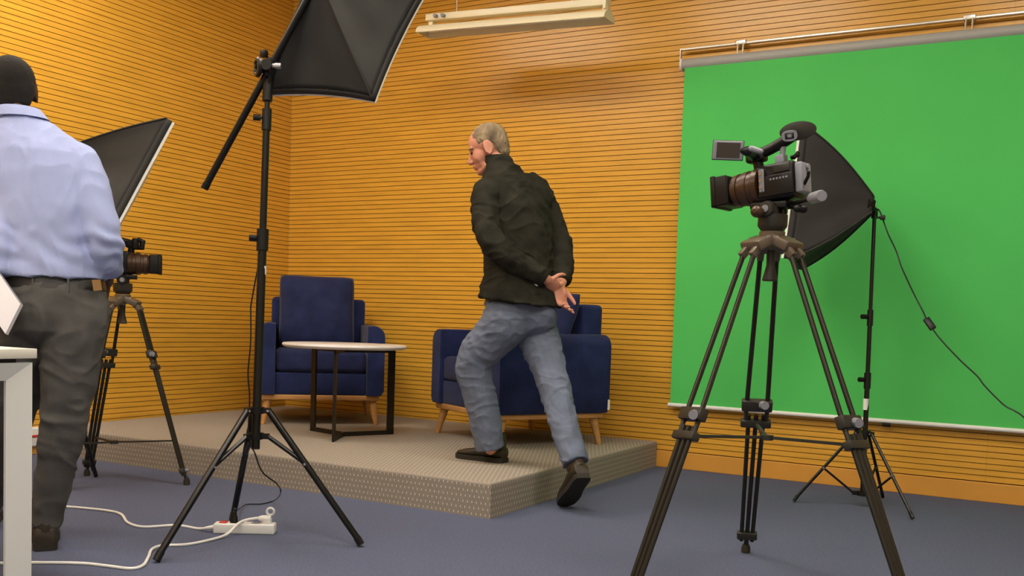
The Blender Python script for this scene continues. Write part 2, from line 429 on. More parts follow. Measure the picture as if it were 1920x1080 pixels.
# ================================================================== green screen, pendant lamp
def green_screen():
    a = onback(1282, 122, .075); b = V((5.62, -.075, a.z)); a = V((3.13, -.075, a.z))
    t = thing('green_screen', 'wide green pull-down backdrop screen hanging on the slatted wall', 'backdrop screen', (a.x, -.075, .38))
    MB().tube([a, b], .034, 24).build('roller_tube', 'roller', t)
    MB().tube([a-V((.012, 0, 0)), a], .037, 24).build('end_cap', 'white', t)
    # fabric with thickness, gentle waviness
    x0, x1 = 3.148, 5.60; zt, zb = a.z-.01, .402; nx, nz = 60, 40; vs = []; fs = []
    for s in (0, 1):
        for i in range(nx+1):
            for j in range(nz+1):
                x = x0+(x1-x0)*i/nx; k = j/nz; z = zb+(zt-zb)*k
                xx = x-(.018*(1-k) if i == 0 else 0)
                y = -.045-.052*k+.004*math.sin(x*3.1)*math.sin(k*PI)-s*.0015
                vs.append((xx, y, z))
    N = (nx+1)*(nz+1)
    for s in (0, 1):
        for i in range(nx):
            for j in range(nz):
                q = s*N+i*(nz+1)+j; f = (q, q+nz+1, q+nz+2, q+1); fs.append(f)
    MB().add(vs, fs).build('screen_fabric', 'green', t, 60)
    MB().tube([(3.118, -.045, .392), (5.62, -.045, .392)], .0125, 14).build('bottom_bar', 'white', t)
    MB().tube([(4.36, -.047, .372), (4.40, -.047, .372)], .012, 12).build('pull_tab', 'blackp', t)
    r0 = onback(1279, 109, .05)
    MB().rbox((3.105, -.055, a.z+.092), (5.66, -.03, a.z+.106), .003).build('wall_rail', 'alu', t)
    MB().box((3.104, -.07, a.z), (3.109, -.045, a.z+.1)).build('end_hanger', 'alu', t, 0)
    for px in (1388, 1817):
        x = onback(px, 98 if px < 1500 else 48, .06).x; m = MB()
        for dx in (-.016, .016): m.tube([(x+dx, -.062, a.z+.098), (x+dx, -.07, a.z+.03)], .005, 8)
        m.rbox((x-.03, -.066, a.z+.088), (x+.03, -.026, a.z+.115), .004)
        m.box((x-.02, -.03, a.z+.09), (x+.02, -.001, a.z+.112)); m.build('hook', 'alu', t)
green_screen()
def pendant():
    l0 = onback(793, 66, .60); r0 = onback(1142, 38, .60)
    L = r0.x-l0.x; t = thing('fluorescent_lamp', 'long cream tube-lamp fitting hanging by wires above the stage', 'ceiling lamp', ((l0.x+r0.x)/2, -.60, l0.z))
    X = Matrix.Translation(l0) @ Matrix.Rotation(math.atan2(r0.z-l0.z, L), 4, 'Y').inverted()
    d = math.atan2(r0.z-l0.z, L); X = Matrix.Translation(l0) @ Matrix.Rotation(-d, 4, 'Y')
    # reflector: curved shade, open underneath
    out = []; inn = []
    for k in range(13):
        a = PI/2*k/12; out.append((-.005-.10*math.sin(a)*0-.0, 0))
    prof = [(-.075*math.cos(PI/2*k/10)+.0, .055*math.sin(PI/2*k/10)) for k in range(11)]+[(.02, .058), (.075, .0)]
    inner = [(y*.93, z-.004) for y, z in prof[::-1]]
    poly = prof+inner
    MB(X).prism(poly, (0, 0, 0), (0, 1, 0), (0, 0, 1), (1, 0, 0), L).build('reflector', 'lampw', t, 40)
    endp = [(y, z) for y, z in prof]
    for x in (-.004, L): MB(X).prism(endp, (x, 0, 0), (0, 1, 0), (0, 0, 1), (1, 0, 0), .004).build('end_plate', 'lampw', t, 0)
    MB(X).rbox((.03, -.03, .078), (L-.015, .03, .118), .004).build('channel', 'lampw', t)
    for x in (.045, L-.04): MB(X).box((x, -.012, .05), (x+.03, .012, .08)).build('bracket', 'lampw', t, 0)
    MB(X).rbox((L-.03, -.034, .06), (L-.012, .034, .13), .004).build('channel_end', 'lampw', t)
    for x in (.115, .170):
        MB(X).tube([(x, -.028, .098), (x, -.055, .096), (x+.004, -.056, .085)], [.011, .011, .006], 12).build('knob', 'greyp', t)
    for x in (.24, L-.24):
        p = X @ V((x, 0, .118)); MB().tube([p, V((p.x, p.y, H))], .0025, 8).build('wire', 'steel', t)
    MB(X).tube([(.05, 0, .025), (L-.05, 0, .025)], .013, 14).build('tube', 'softin', t)
pendant()

# ================================================================== light stands and softboxes
def knob(mb, p, d, r=.011, L=.03):
    d = V(d).normalized(); mb.tube([p, V(p)+d*L*.5], r*.45, 10); mb.tube([V(p)+d*L*.45, V(p)+d*L], r, 12); return mb
def light_stand(label, G, top, feet, hz, hz2, cols, radii, brace=.42, legr=.011):
    G = V(G); t = thing('light_stand', label, 'light stand', G)
    top = V(top); axis = (top-G).normalized()
    at_z = lambda z: G+(top-G)*((z-G.z)/(top.z-G.z))
    zs = [.06 if hz2 < .15 else hz2-.05]+cols+[top.z]
    for i in range(len(zs)-1):
        MB().tube([at_z(zs[i]), at_z(zs[i+1])], radii[i], 18).build('pole', 'black', t)
    for i, z in enumerate(cols):
        m = MB().tube([at_z(z-.045), at_z(z+.035)], radii[i]*1.35, 18); knob(m, at_z(z), -LRT-LFW*.3, .012, .05); m.build('collar', 'blackp', t)
    h = at_z(hz); h2 = at_z(hz2)
    for hh, w in ((h, .052), (h2, .05)):
        m = MB().tube([hh-Z*.012, hh+Z*.012], .028, 16)
        for f in feet:
            d = V((f.x-G.x, f.y-G.y, 0)).normalized(); m.bar(hh, hh+d*w, .022, .02)
        m.build('hub', 'blackp', t)
    for f in feet:
        d = V((f.x-G.x, f.y-G.y, 0)).normalized(); a = h+d*.045; f = V(f); f.z = G.z+.012
        m = MB().tube([a, f], legr, 12); lg = m.build('leg', 'black', t)
        b = a.lerp(f, brace); m = MB().tube([h2+d*.045, b], legr*.7, 10).build('brace', 'black', t)
        sd = Z.cross(d)
        MB().tube([b-sd*(legr+.004), b+sd*(legr+.004)], .005, 10).build('bolt', 'steel', lg); MB().tube([a-sd*.014, a+sd*.014], .005, 10).build('bolt', 'steel', lg)
        e = (f-a).normalized(); MB().tube([f-e*.03, f+V((0, 0, -.004))], legr*1.15, 12).build('foot_cap', 'blackp', t)
    return t, at_z
def softbox(label, C, A, cell=4, bow=.02, sag=.035, lamp=True):
    C = [V(c) for c in C]; A = V(A); ctr = sum(C, V())/4; ax = (ctr-A).normalized()
    t = thing('softbox', label, 'softbox', ctr)
    t.location = A; WM[t.name] = Matrix.Translation(A)
    ring = [A+(c-ctr).normalized()*.045 for c in C]; ns, nt_ = 20, 24
    P = {}
    def rib(i, s):
        out = (C[i]-ctr).normalized()
        return ring[i].lerp(C[i], s)+out*bow*math.sin(PI*s)
    m = MB()
    for i in range(4):
        j = (i+1) % 4; vs = []; fs = []; nrm = (((C[i]+C[j])/2)-ctr).normalized()
        for a in range(ns+1):
            s = a/ns
            for b in range(nt_+1):
                u = b/nt_; p = rib(i, s).lerp(rib(j, s), u)
                w = sag*4*u*(1-u)*math.sin(PI*min(1, s*.93+.02))
                w += (.009*math.sin(u*13+s*4+i*1.7)+.006*math.sin(u*5-s*9+i))*s*(1-s**5)*(4*u*(1-u))
                rimsag = .018*4*u*(1-u)*s**6
                vs.append(p-nrm*(w+rimsag))
        for a in range(ns):
            for b in range(nt_):
                q = a*(nt_+1)+b; fs.append((q, q+1, q+nt_+2, q+nt_+1))
        m.add(vs, fs)
        # lip beyond the rim
        vs = []; 
        for b in range(nt_+1):
            u = b/nt_; p = C[i].lerp(C[j], u)-nrm*.018*4*u*(1-u); vs += [p+nrm*.002, p+nrm*.002+ax*.03]
        m.add(vs, [(2*b, 2*b+2, 2*b+3, 2*b+1) for b in range(nt_)])
    o = m.build('fabric_shell', 'softbox', t, 40); sm = o.modifiers.new('thickness', 'SOLIDIFY'); sm.thickness = .003; sm.offset = -1
    for i in range(4):
        MB().tube([rib(i, k/10)+(C[i]-ctr).normalized()*.003 for k in range(11)], .004, 8).build('rib', 'softbox', t)
    q = [c+ax*.028+(ctr-c).normalized()*.0 for c in C]
    m = MB(); n = 14; vs = []; fs = []
    for s in (0, 1):
        for a in range(n+1):
            for b in range(n+1):
                u, v = a/n, b/n; p = q[0].lerp(q[1], u).lerp(q[3].lerp(q[2], u), v)
                ed = (.018*4*u*(1-u)); ev = (.018*4*v*(1-v))
                e1 = (((C[0]+C[1])/2)-ctr).normalized(); e2 = (((C[1]+C[2])/2)-ctr).normalized()
                p = p-e1*ed*(1-2*v)-e2*ev*(2*u-1)
                p = p+ax*(s*.014+.01*math.sin(PI*u)*math.sin(PI*v)); vs.append(p)
    N = (n+1)**2
    for s in (0, 1):
        for a in range(n):
            for b in range(n): k = s*N+a*(n+1)+b; fs.append((k, k+1, k+n+2, k+n+1))
    for a in range(n):
        for (k0, k1) in ((a, a+1), (n*(n+1)+a, n*(n+1)+a+1), (a*(n+1), (a+1)*(n+1)), (a*(n+1)+n, (a+1)*(n+1)+n)): fs.append((k0, k1, N+k1, N+k0))
    m.add(vs, fs); m.build('front_diffuser', 'softin', t, 40)
    if lamp:
        MB().tube([A-ax*.012, A-ax*.006, A+ax*.01, A+ax*.02], [.018, .026, .034, .046], 20).build('lamp_socket', 'blackp', t)
        MB().tube([A+ax*.02, A+ax*.12], .035, 16, round_=True).build('bulb', 'softin', t)
    return t, ax
# front stand with boom arm
G1 = V((2.554, -2.987, 0)); D1 = 3.694
feet1 = [onz(293, 1055), onz(677, 1025), onz(436, 978)]
top1 = at(503, 140, D1)
z1 = lambda y, x=485: at(x, y, D1).z
sA, atz = light_stand('tall black boom light stand standing in front of the stage over the white power strip', G1, top1, feet1, z1(769, 480), z1(817, 474), [z1(447, 489), z1(222, 500)], [.0165, .0135, .010], .40, .0125)
ap = at(600, -46, 3.62); tail = at(384, 352, 3.77); bd = (ap-tail).normalized()
MB().tube([tail, ap-bd*.06], .0135, 16).build('boom_arm', 'black', sA)
MB().tube([tail-bd*.004, tail+bd*.02], .0150, 16).build('boom_end_cap', 'blackp', sA)
cl = tail+bd*((at(498, 122, 3.72)-tail).dot(bd))
vd = -LFW
m = MB(); m.tube([cl-bd*.03, cl+bd*.035], .026, 16); m.tube([atz(top1.z-.02), atz(top1.z-.1)], .019, 16); m.bar(top1-Z*.06, cl, .03, .03, r=.006)
m.tube([cl+vd*.01, cl+vd*.055], [.024, .02], 16); m.build('boom_clamp', 'blackp', sA)
k = at(486, 126, 3.66); wa = (-LRT*.85+vd*.5).normalized(); MB().lathe(k-wa*.006, wa, [(0, .0), (0, .030), (.004, .036), (.014, .037), (.019, .033), (.020, .024), (.013, .020), (.013, .009), (.024, .008), (.024, 0)], 30).tube([cl, k], .014, 12).build('clamp_wheel', 'blackp', sA)
k = at(512, 123, 3.62); MB().tube([cl+vd*.03, k+LRT*.02], .0075, 12).tube([k+LRT*.008, k+LRT*.03], .011, 12).build('clamp_lever', 'steel', sA)
k = at(495, 102, 3.68); MB().rbox((-.012, -.012, -.012), (.012, .012, .016), .004, 2, Matrix.Translation(k)).build('boom_lock', 'blackp', sA)
p = atz(z1(507, 497)); MB().tube([p+LRT*.005-Z*.016+LFW*.001, p+LRT*.005+Z*.016+LFW*.001], .0130, 16).build('sticker', 'softin', sA, label='small white round sticker')
softbox('big black softbox hanging high on the boom arm at the top of the room', [at(505, 168, 3.80), at(696, 181, 3.70), at(812, -55, 3.90), at(640, -60, 4.08)], ap)
# right stand
G2 = V((4.364, -.602, 0)); D2 = 4.895
feet2 = [onz(1488, 942), onz(1711, 975), onz(1655, 935)]
top2 = at(1640, 396, D2); z2 = lambda y: at(1625, y, D2).z
sB, atz2 = light_stand('slim black light stand in front of the green screen carrying the side softbox', G2, top2, feet2, z2(812), z2(925), [z2(712), z2(594)], [.0125, .011, .0095], .52, .008)
apR = at(1637, 384, 4.82)
MB().tube([top2-Z*.035, top2+Z*.01], .016, 14).tube([top2+Z*.0, apR], .012, 12).build('tilt_bracket', 'blackp', sB)
p = atz2(z2(758)); MB().tube([p-Z*.028-LRT*.003-LFW*.001, p+Z*.028-LRT*.003-LFW*.001], .0135, 16).build('sticker', 'softin', sB, label='white paper sticker')
softbox('black softbox in front of the green screen beside the near video camera', [at(1503, 505, 5.17), at(1481, 485, 4.76), at(1514, 238, 4.73), at(1533, 272, 5.15)], apR, bow=.03, sag=.02)
# left stand, hidden behind the man in the blue shirt
apL = at(120, 290, 4.70); G3 = V((apL.x, apL.y, 0)); 
feet3 = [G3+(-LRT*.42-LFW*.12), G3+(LRT*.10+LFW*.16), G3+(-LRT*.0+LFW*.36)]
sC, _ = light_stand('black light stand behind the man in the blue shirt carrying the left softbox', G3, apL-Z*.03, feet3, .50, .42, [.95], [.0135, .011], .5, .009)
softbox('black softbox behind the man in the blue shirt near the left wall', [at(185, 455, 4.54), at(173, 479, 4.98), at(289, 265, 5.12), at(312, 222, 4.67)], apL, bow=.015, sag=.045)

# ================================================================== tripods
def tripod(label, K, feet, mid, w0, w1, rt, scale=1.0, hang=True, spread=.0, foot_knob=True):
    K = V(K); ctr = sum((V(f) for f in feet), V())/3
    t = thing('tripod', label, 'tripod', ctr)
    m = MB().tube([K-Z*.02*scale, K+Z*.03*scale], .042*scale, 24)
    for f in feet:
        d = V((f.x-ctr.x, f.y-ctr.y, 0)).normalized(); sd = Z.cross(d)
        m.bar(K+d*.02*scale+Z*.006, K+d*.088*scale-Z*.024*scale, .100*scale, .034*scale, r=.007)
        for s in (-1, 1): m.bar(K+d*.06*scale+sd*s*w0*.95-Z*.012*scale, K+d*.10*scale+sd*s*w0-Z*.055*scale, .022*scale, .026*scale, r=.004)
    m.build('crown', 'shoulder', t)
    for f in feet:
        d = V((f.x-ctr.x, f.y-ctr.y, 0)).normalized(); sd = Z.cross(d)
        for s in (-1, 1): MB().tube([K+d*.05*scale+sd*s*.038*scale+Z*.004, K+d*.05*scale+sd*s*.048*scale+Z*.004], .008*scale, 12).build('bolt', 'steel', t)
    joints = []
    for f in feet:
        f = V(f); d = V((f.x-ctr.x, f.y-ctr.y, 0)).normalized(); sd = Z.cross(d)
        a = K+d*.09*scale-Z*.045*scale; e = (f-a).normalized(); c = a.lerp(f, mid); L = (f-a).length
        m = MB()
        for s in (-1, 1): m.tube([a+sd*s*w0, c+sd*s*w1+e*.02], rt, 12)
        leg = m.build('leg', 'tripod', t)
        n = sd.cross(e)
        m = MB().bar(c-e*.03*scale, c+e*.012*scale, 2*w1+.034*scale, .034*scale, ref=n, r=.005)
        m.bar(c+e*.05*scale, c+e*.078*scale, 2*w1+.034*scale, .032*scale, ref=n, r=.005)
        for s in (-1, 1): m.bar(c, c+e*.06*scale, .010*scale, .02*scale, ref=n)if 0 else m.tube([c+sd*s*w1, c+sd*s*w1+e*.06*scale], rt*.9, 10)
        WMk = m.build('leg_clamp', 'tripodp', leg)
        ks = 1 if sd.dot(LRT) > 0 else -1
        kd = sd*(ks if d.dot(LRT) > 0 else ks*1)
        kd = d if abs(d.dot(LRT)) > .5 else -LFW
        m = MB(); knob(m, c-e*.012+sd*ks*w1*.3, (-LFW+d*.5), .015*scale, .045*scale); m.build('clamp_knob', 'greyp', leg)
        m = MB(); g = f-e*.055*scale
        for s in (-1, 0, 1): m.tube([c+sd*s*w1*.72+e*.03, g+sd*s*w1*.55], rt*.95, 10)
        m.build('lower_leg', 'tripod', leg)
        MB().bar(g-e*.04*scale, g-e*.01, 2*w1*.62+.030*scale, .026*scale, ref=n, r=.004).build('foot_bracket', 'tripodp', leg)
        if foot_knob:
            m = MB(); knob(m, g-e*.03*scale, -LRT if d.dot(LRT) < 0 else LRT, .010*scale, .035*scale); m.build('foot_knob', 'greyp', leg)
        fz = V((f.x, f.y, 0))
        MB().tube([g-e*.012, fz+Z*.03], .009*scale, 12).tube([fz+Z*.034, fz+Z*.018, fz+Z*.001], [.012*scale, .018*scale, .017*scale], 16).build('rubber_foot', 'sole', leg)
        joints.append(c+e*(.065*scale+spread)-d*.012)
    jc = V((ctr.x, ctr.y, joints[0].z-.0))
    jc.z = sum(j.z for j in joints)/3-.005
    for j in joints: MB().bar(j, jc, .012*scale, .009*scale).build('spreader_arm', 'tripodp', t)
    MB().tube([jc-Z*.008, jc+Z*.008], .022*scale, 16).build('spreader_hub', 'tripodp', t)
    if hang:
        q = K-Z*.03*scale
        MB().loft([(q, LRT*.016*scale, LFW*.016*scale), (q-Z*.05*scale, LRT*.014*scale, LFW*.014*scale), (q-Z*.098*scale, LRT*.026*scale, LFW*.02*scale), (q-Z*.102*scale, LRT*.024*scale, LFW*.018*scale)], 12).build('bowl_handle', 'tripodp', t)
    return t, ctr
def video_head(t, K, X, s=1.0, panvec=None):
    # bowl, tilt housing, side drags, plate; X: orientation of camera
    h = X.to_3x3() @ V((1, 0, 0)); h = V((h.x, h.y, 0)).normalized(); l = Z.cross(h)
    MB().tube([K+Z*.03*s, K+Z*.045*s, K+Z*.05*s, K+Z*.085*s, K+Z*.088*s], [.034*s, .046*s, .048*s, .048*s, .04*s], 24).build('head_base', 'tripodp', t)
    top = X.translation-Z*.012
    b = K+Z*.085*s
    MB().bar(b+l*.026*s-Z*.005, V((K.x, K.y, top.z))+l*.028*s-Z*.005, .06*s, .022*s, ref=l, r=.006).bar(b-l*.026*s-Z*.005, V((K.x, K.y, top.z))-l*.028*s-Z*.005, .05*s, .022*s, ref=l, r=.006).build('tilt_housing', 'tripodp', t)
    for sg in (1, -1):
        c = V((K.x, K.y, (b.z+top.z)/2))+l*sg*.038*s
        MB().tube([c, c+l*sg*.018*s], [.028*s, .024*s], 20, round_=False).build('drag_knob', 'tripodp' if sg > 0 else 'blackp', t)
        MB().tube([c+l*sg*.018*s, c+l*sg*.021*s], .012*s, 16).build('knob_cap', 'greyp', t)
    c = V((K.x, K.y, top.z)); MB(Matrix.Translation(c) @ Matrix.Rotation(math.atan2(h.y, h.x), 4, 'Z')).rbox((-.06*s, -.032*s, -.012), (.07*s, .032*s, .010), .004).build('quick_plate', 'blackp', t)
    if panvec:
        p0, p1, p2 = panvec; d = (p2-p1).normalized()
        MB().tube([p0, p1], .007*s, 10).tube([p0-d*.03, p0+d*.015], .014*s, 12).build('pan_bar', 'blackp', t)
        MB().tube([p1-d*.005, p1+d*.01, p2-d*.01, p2], [.014*s, .0175*s, .0185*s, .016*s], 18).build('pan_grip', 'greyp', t)
def camcorder(label, X, s=1.0, lcd=True, lcdpt=None, group='video cameras'):
    base = X.translation
    t = thing('video_camera', label, 'video camera', base)
    S = X @ Matrix.Scale(s, 4)
    MB(S).rbox((-.10, -.052, .0), (.045, .045, .128), .014, 3).build('body', 'blackp', t)
    MB(S).rbox((-.10, .044, .012), (.03, .052, .085), .004).build('side_panel', 'blackp', t)
    MB(S).rbox((.005, .047, .03), (.025, .058, .112), .005).build('dial_strip', 'greyp', t)
    MB(S).lathe((.055, 0, .062), (1, 0, 0), [(-.02, .03), (-.02, .066), (0, .066), (.004, .061), (.022, .060), (.024, .063), (.046, .061), (.048, .056), (.062, .055), (.064, .059), (.084, .056), (.086, .050), (.10, .049), (.105, .045), (.112, .044), (.112, .02)], 36).build('lens_barrel', 'reflectp', t)
    for i in range(6): MB(S).tube([(-.02-.012*i, .0515, .070), (-.02-.012*i, .0545, .070)], .0038, 10).build('button', 'greyp', t)
    for i in range(3): MB(S).tube([(.015, .057, .048+.024*i), (.015, .0605, .048+.024*i)], .0065, 12).build('dial', 'steel', t)
    MB(S).rbox((-.09, .044, .09), (-.03, .0505, .118), .003).build('cover_flap', 'tripodp', t)
    m = MB(S)
    hy, hz0, hz1 = .060, .010, .116
    m.rbox((.150, -hy, hz0), (.205, -hy+.008, hz1), .004).rbox((.150, hy-.008, hz0), (.205, hy, hz1), .004).rbox((.150, -hy, hz1-.008), (.205, hy, hz1), .004).rbox((.150, -hy, hz0), (.205, hy, hz0+.008), .004)
    m.rbox((.146, -hy+.003, hz0+.003), (.156, hy-.003, hz1-.003), .005)
    m.rbox((.195, -hy-.004, hz0-.004), (.214, -hy+.008, hz1+.004), .005).rbox((.195, hy-.008, hz0-.004), (.214, hy+.004, hz1+.004), .005).rbox((.195, -hy-.004, hz1-.008), (.214, hy+.004, hz1+.004), .005).rbox((.195, -hy-.004, hz0-.004), (.214, hy+.004, hz0+.008), .005)
    hd = m.build('lens_hood', 'blackp', t)
    MB(S).ell((.160, 0, .062), .014, .040, .040).build('front_lens', 'glass', hd)
    MB(S).rbox((-.128, -.040, .012), (-.100, .036, .118), .008).build('battery', 'greyp', t, label='light grey rear battery panel')
    MB(S).tube([(-.129, -.005, .103), (-.136, -.005, .103)], .010, 16).build('record_button', 'greyp', t)
    MB(S).tube([(-.128, .02, .04), (-.150, .035, .06), (-.155, .04, .075)], .006, 8).build('cable_plug', 'blackp', t)
    # handle: front post, rising grip, viewfinder at the rear
    m = MB(S).tube([(.045, 0, .115), (.052, 0, .150), (.045, 0, .178), (0, 0, .188), (-.055, 0, .205), (-.09, 0, .222)], [.019, .018, .021, .019, .020, .022], 14, round_=True)
    m.rbox((.02, -.022, .15), (.09, .026, .192), .010); m.build('handle', 'blackp', t)
    m = MB(S).rbox((-.055, -.018, .122), (-.02, .018, .160), .005).tube([(-.04, 0, .14), (-.05, 0, .205)], .010, 10); m.build('handle_post', 'greyp', t)
    MB(S).tube([(-.075, -.02, .145), (-.085, -.035, .165)], .007, 10).tube([(-.06, -.03, .150), (-.09, -.03, .156)], .008, 10).build('audio_block', 'blackp', t)
    if lcd:
        p = V(lcdpt); n = (CAM-p).normalized(); a, u, w = frame(n); side = LRT if True else w
        side = (LRT-n*LRT.dot(n)).normalized(); up = n.cross(side); up = up if up.z > 0 else -up
        R = Matrix(((side.x, up.x, n.x, p.x), (side.y, up.y, n.y, p.y), (side.z, up.z, n.z, p.z), (0, 0, 0, 1)))
        sc = MB(R).rbox((-.048, -.030, -.006), (.048, .030, .006), .004).build('lcd_monitor', 'greyp', t)
        MB(R).box((-.036, -.024, .0055), (.038, .024, .0068)).build('lcd_screen', 'screenlcd', sc, 0)
        MB(R).rbox((-.0495, -.0315, -.008), (.0495, .0315, -.003), .004).build('lcd_back', 'blackp', sc)
        q = S @ V((.06, .02, .172)); e = p+side*.048
        MB().tube([e, e+side*.012, q], [.012, .016, .018], 12, round_=True).build('lcd_arm', 'blackp', t)
        e2 = e+side*.025+up*.008+n*.008; MB().tube([e2, e2+side*.03-up*.008], [.010, .008], 10, round_=True).build('lcd_hinge', 'greyp', t)
        c = S @ V((-.095, 0, .228)); n = (CAM-c).normalized(); side = (LRT-n*LRT.dot(n)).normalized(); up = n.cross(side); up = up if up.z > 0 else -up
        R = Matrix(((side.x, up.x, n.x, c.x), (side.y, up.y, n.y, c.y), (side.z, up.z, n.z, c.z), (0, 0, 0, 1))) @ Matrix.Rotation(.18, 4, 'Z')
        cup = MB(R).loft([((0, 0, -.05), (.022, 0, 0), (0, .02, 0)), ((.004, 0, -.03), (.04, 0, 0), (0, .025, 0)), ((.008, .003, -.008), (.058, 0, 0), (0, .030, 0)), ((.008, .003, .010), (.058, 0, 0), (0, .030, 0)), ((0, -.002, .014), (.040, 0, 0), (0, .022, 0))], 28).build('eyecup', 'tripodp', t)
        MB(R).loft([((-.019, -.009, .010), (.026, 0, 0), (0, .0185, 0)), ((-.019, -.009, .021), (.024, 0, 0), (0, .0165, 0))], 24, pw=.8).build('eyepiece', 'greyp', cup)
        MB(R).rbox((-.034, -.019, .019), (-.005, .001, .0225), .003).build('eyepiece_glass', 'glass', cup)
        MB(R).rbox((-.026, -.014, .0215), (-.013, -.004, .0235), .001).build('eyepiece_image', 'greyp', cup)
    else:
        MB(S).rbox((.055, -.035, .142), (.085, .035, .205), .008).build('lcd_housing', 'blackp', t)
        MB(S).tube([(.085, 0, .155), (.105, 0, .152), (.110, 0, .19), (.09, 0, .196)], [.014, .017, .017, .014], 14, round_=True).build('microphone', 'blackp', t)
        MB(S).rbox((-.15, -.03, .19), (-.09, .03, .235), .012).build('viewfinder', 'blackp', t)
    return t
# near tripod with camera
K = at(1447, 452, 3.22)
f3 = [onz(1398, 1036), onz(1172, 1145), onz(1723, 1199)]
tr, _ = tripod('large near black tripod in front of the green screen holding the video camera', K, f3, .475, .027, .037, .0085, 1.0)
hdg = (-LRT*.74+LFW*.67).normalized(); ang = math.atan2(hdg.y, hdg.x)
cb = at(1450, 379, 3.22)
XC = Matrix.Translation(cb) @ Matrix.Rotation(ang, 4, 'Z') @ Matrix.Rotation(math.radians(6), 4, 'Y')
video_head(tr, V((K.x, K.y, K.z)), XC, 1.0, (at(1480, 384, 3.19), at(1522, 372, 3.04), at(1541, 367, 2.94)))
c = at(1424, 398, 3.17); MB().tube([c+LRT*.012+LFW*.03, c, c-LRT*.014-LFW*.02], [.014, .017, .02], 16, round_=True).tube([c+LRT*.012+LFW*.03, at(1440, 392, 3.22)], .010, 10).build('tilt_lock', 'reflectp', tr)
c = at(1500, 391, 3.12); MB().tube([at(1478, 386, 3.18), c], .008, 10).tube([c-LRT*.008, c+LRT*.012-Z*.002], [.013, .013], 16, round_=True).build('side_knob', 'blackp', tr)
camcorder('black video camera on the near tripod, its small monitor swung out to the left', XC, .935, True, at(1365, 282, 3.14))
# far tripod with camera
K2 = at(230, 562, 4.86)
f4 = [onz(122, 920), onz(163, 892), onz(350, 909)]
tr2, _ = tripod('black tripod at the left end of the stage holding a video camera', K2, f4, .27, .027, .032, .0085, .9, True, .38)
hdg = (LRT*.95+LFW*.30).normalized(); ang = math.atan2(hdg.y, hdg.x)
cb2 = at(228, 514, 4.86); XC2 = Matrix.Translation(cb2) @ Matrix.Rotation(ang, 4, 'Z')
video_head(tr2, K2, XC2, .95)
camcorder('black video camera on the far tripod beside the man in the blue shirt', XC2, .88, False)

# ================================================================== desk, power strip, cables, socket
def desk():
    P = at(70, 654, 2.85); x1 = P.x; y1 = P.y; zt = P.z; W, Dp = 1.6, .8
    t = thing('desk', 'white office desk with looped panel legs at the left edge of the photo', 'desk', (x1-.8, y1-.4, 0))
    MB().rbox((x1-W, y1-Dp, zt-.028), (x1, y1, zt), .002, 2).build('desk_top', 'desktop', t)
    for k, xa in enumerate((x1-.033, x1-W+.005)):
        xb = xa+.028; za = zt-.040; w = .070; hb = .052; ya, yb = y1-.012, y1-Dp+.012
        # mitred loop: outer rectangle, inner rectangle set back by a chamfer
        o1 = [(yb, 0), (ya, 0), (ya, za), (yb, za)]; i1 = [(yb+w, .05), (ya-w, .05), (ya-w, za-hb), (yb+w, za-hb)]
        vs = []; 
        for x, off in ((xb, 0), (xa, 0)):
            for (y, z) in o1: vs.append((x, y, z))
        for x in (xb-.018 if k == 0 else xb, xa if k == 0 else xa+.018):
            for (y, z) in i1: vs.append((x, y, z))
        fs = []
        for j in range(4):
            n = (j+1) % 4; fs += [(j, n, 4+n, 4+j), (8+j, 8+n, 12+n, 12+j), (j, n, 8+n, 8+j), (4+j, 4+n, 12+n, 12+j)]
        MB().add(vs, fs).build('leg_frame', 'desk', t, 0)
    MB().box((x1-W+.05, y1-.12, zt-.075), (x1-.055, y1-.08, zt-.035)).build('cross_beam', 'blackp', t, 0)
    MB().box((x1-W+.05, y1-Dp+.1, zt-.075), (x1-.055, y1-Dp+.14, zt-.035)).build('cross_beam', 'blackp', t, 0)
    MB().box((x1-.10, y1-.16, zt-.04), (x1-.01, y1-.06, zt-.028)).box((x1-W+.01, y1-.16, zt-.04), (x1-W+.1, y1-.06, zt-.028)).build('spacer', 'blackp', t, 0)
desk()
def power_strip():
    a = onz(399, 1001); b = onz(514, 1003); d = (b-a).normalized(); n = Z.cross(d); L = (b-a).length
    X = Matrix(((d.x, n.x, 0, a.x), (d.y, n.y, 0, a.y), (0, 0, 1, 0), (0, 0, 0, 1)))
    t = thing('power_strip', 'white multi-socket power strip on the carpet under the tall light stand', 'power strip', (a+b)/2)
    MB(X).rbox((0, 0, 0), (L, .055, .040), .006, 3).build('housing', 'plug', t)
    MB(X).rbox((.02, .012, .039), (.05, .042, .045), .003).build('switch', 'red', t, label='red rocker switch')
    for x in (.095, .16):
        MB(X).tube([(x, .028, .0385), (x, .028, .0412)], .018, 20).build('socket', 'greyp', t)
    return X, L
XS, LS = power_strip()
def cable(name, label, pts, r, m, cat='cable', k=8):
    o = MB().tube(spline(pts, k), r, 10, round_=False).build(name, m, None, 60); rebase(o, min(pts, key=lambda p: p[2])); return tag(o, label, cat)
h = .0055
o = MB().tube(spline([onz(x, y, h) for x, y in ((-60, 890), (5, 911), (70, 935), (112, 948), (150, 952), (205, 958), (228, 965), (240, 980), (270, 988), (330, 985), (370, 991))]+[XS @ V((-.03, .028, .016)), XS @ V((.003, .028, .022))], 8), .0055, 10).build('power_cable', 'plug'); rebase(o, onz(228, 965)); tag(o, "white cable running from the power strip's end leftwards behind the man's shoe", 'cable')
MB().tube([XS @ V((-.035, .028, .016)), XS @ V((.0, .028, .022))], [.006, .009], 12).build('cord_grip', 'plug', bpy.data.objects['power_strip'])
pl = XS @ V((LS*.86, .03, .041))
o = thing('power_cable', 'white cable with a ring-handled plug in the power strip, curving towards the desk', 'cable', onz(280, 1040))
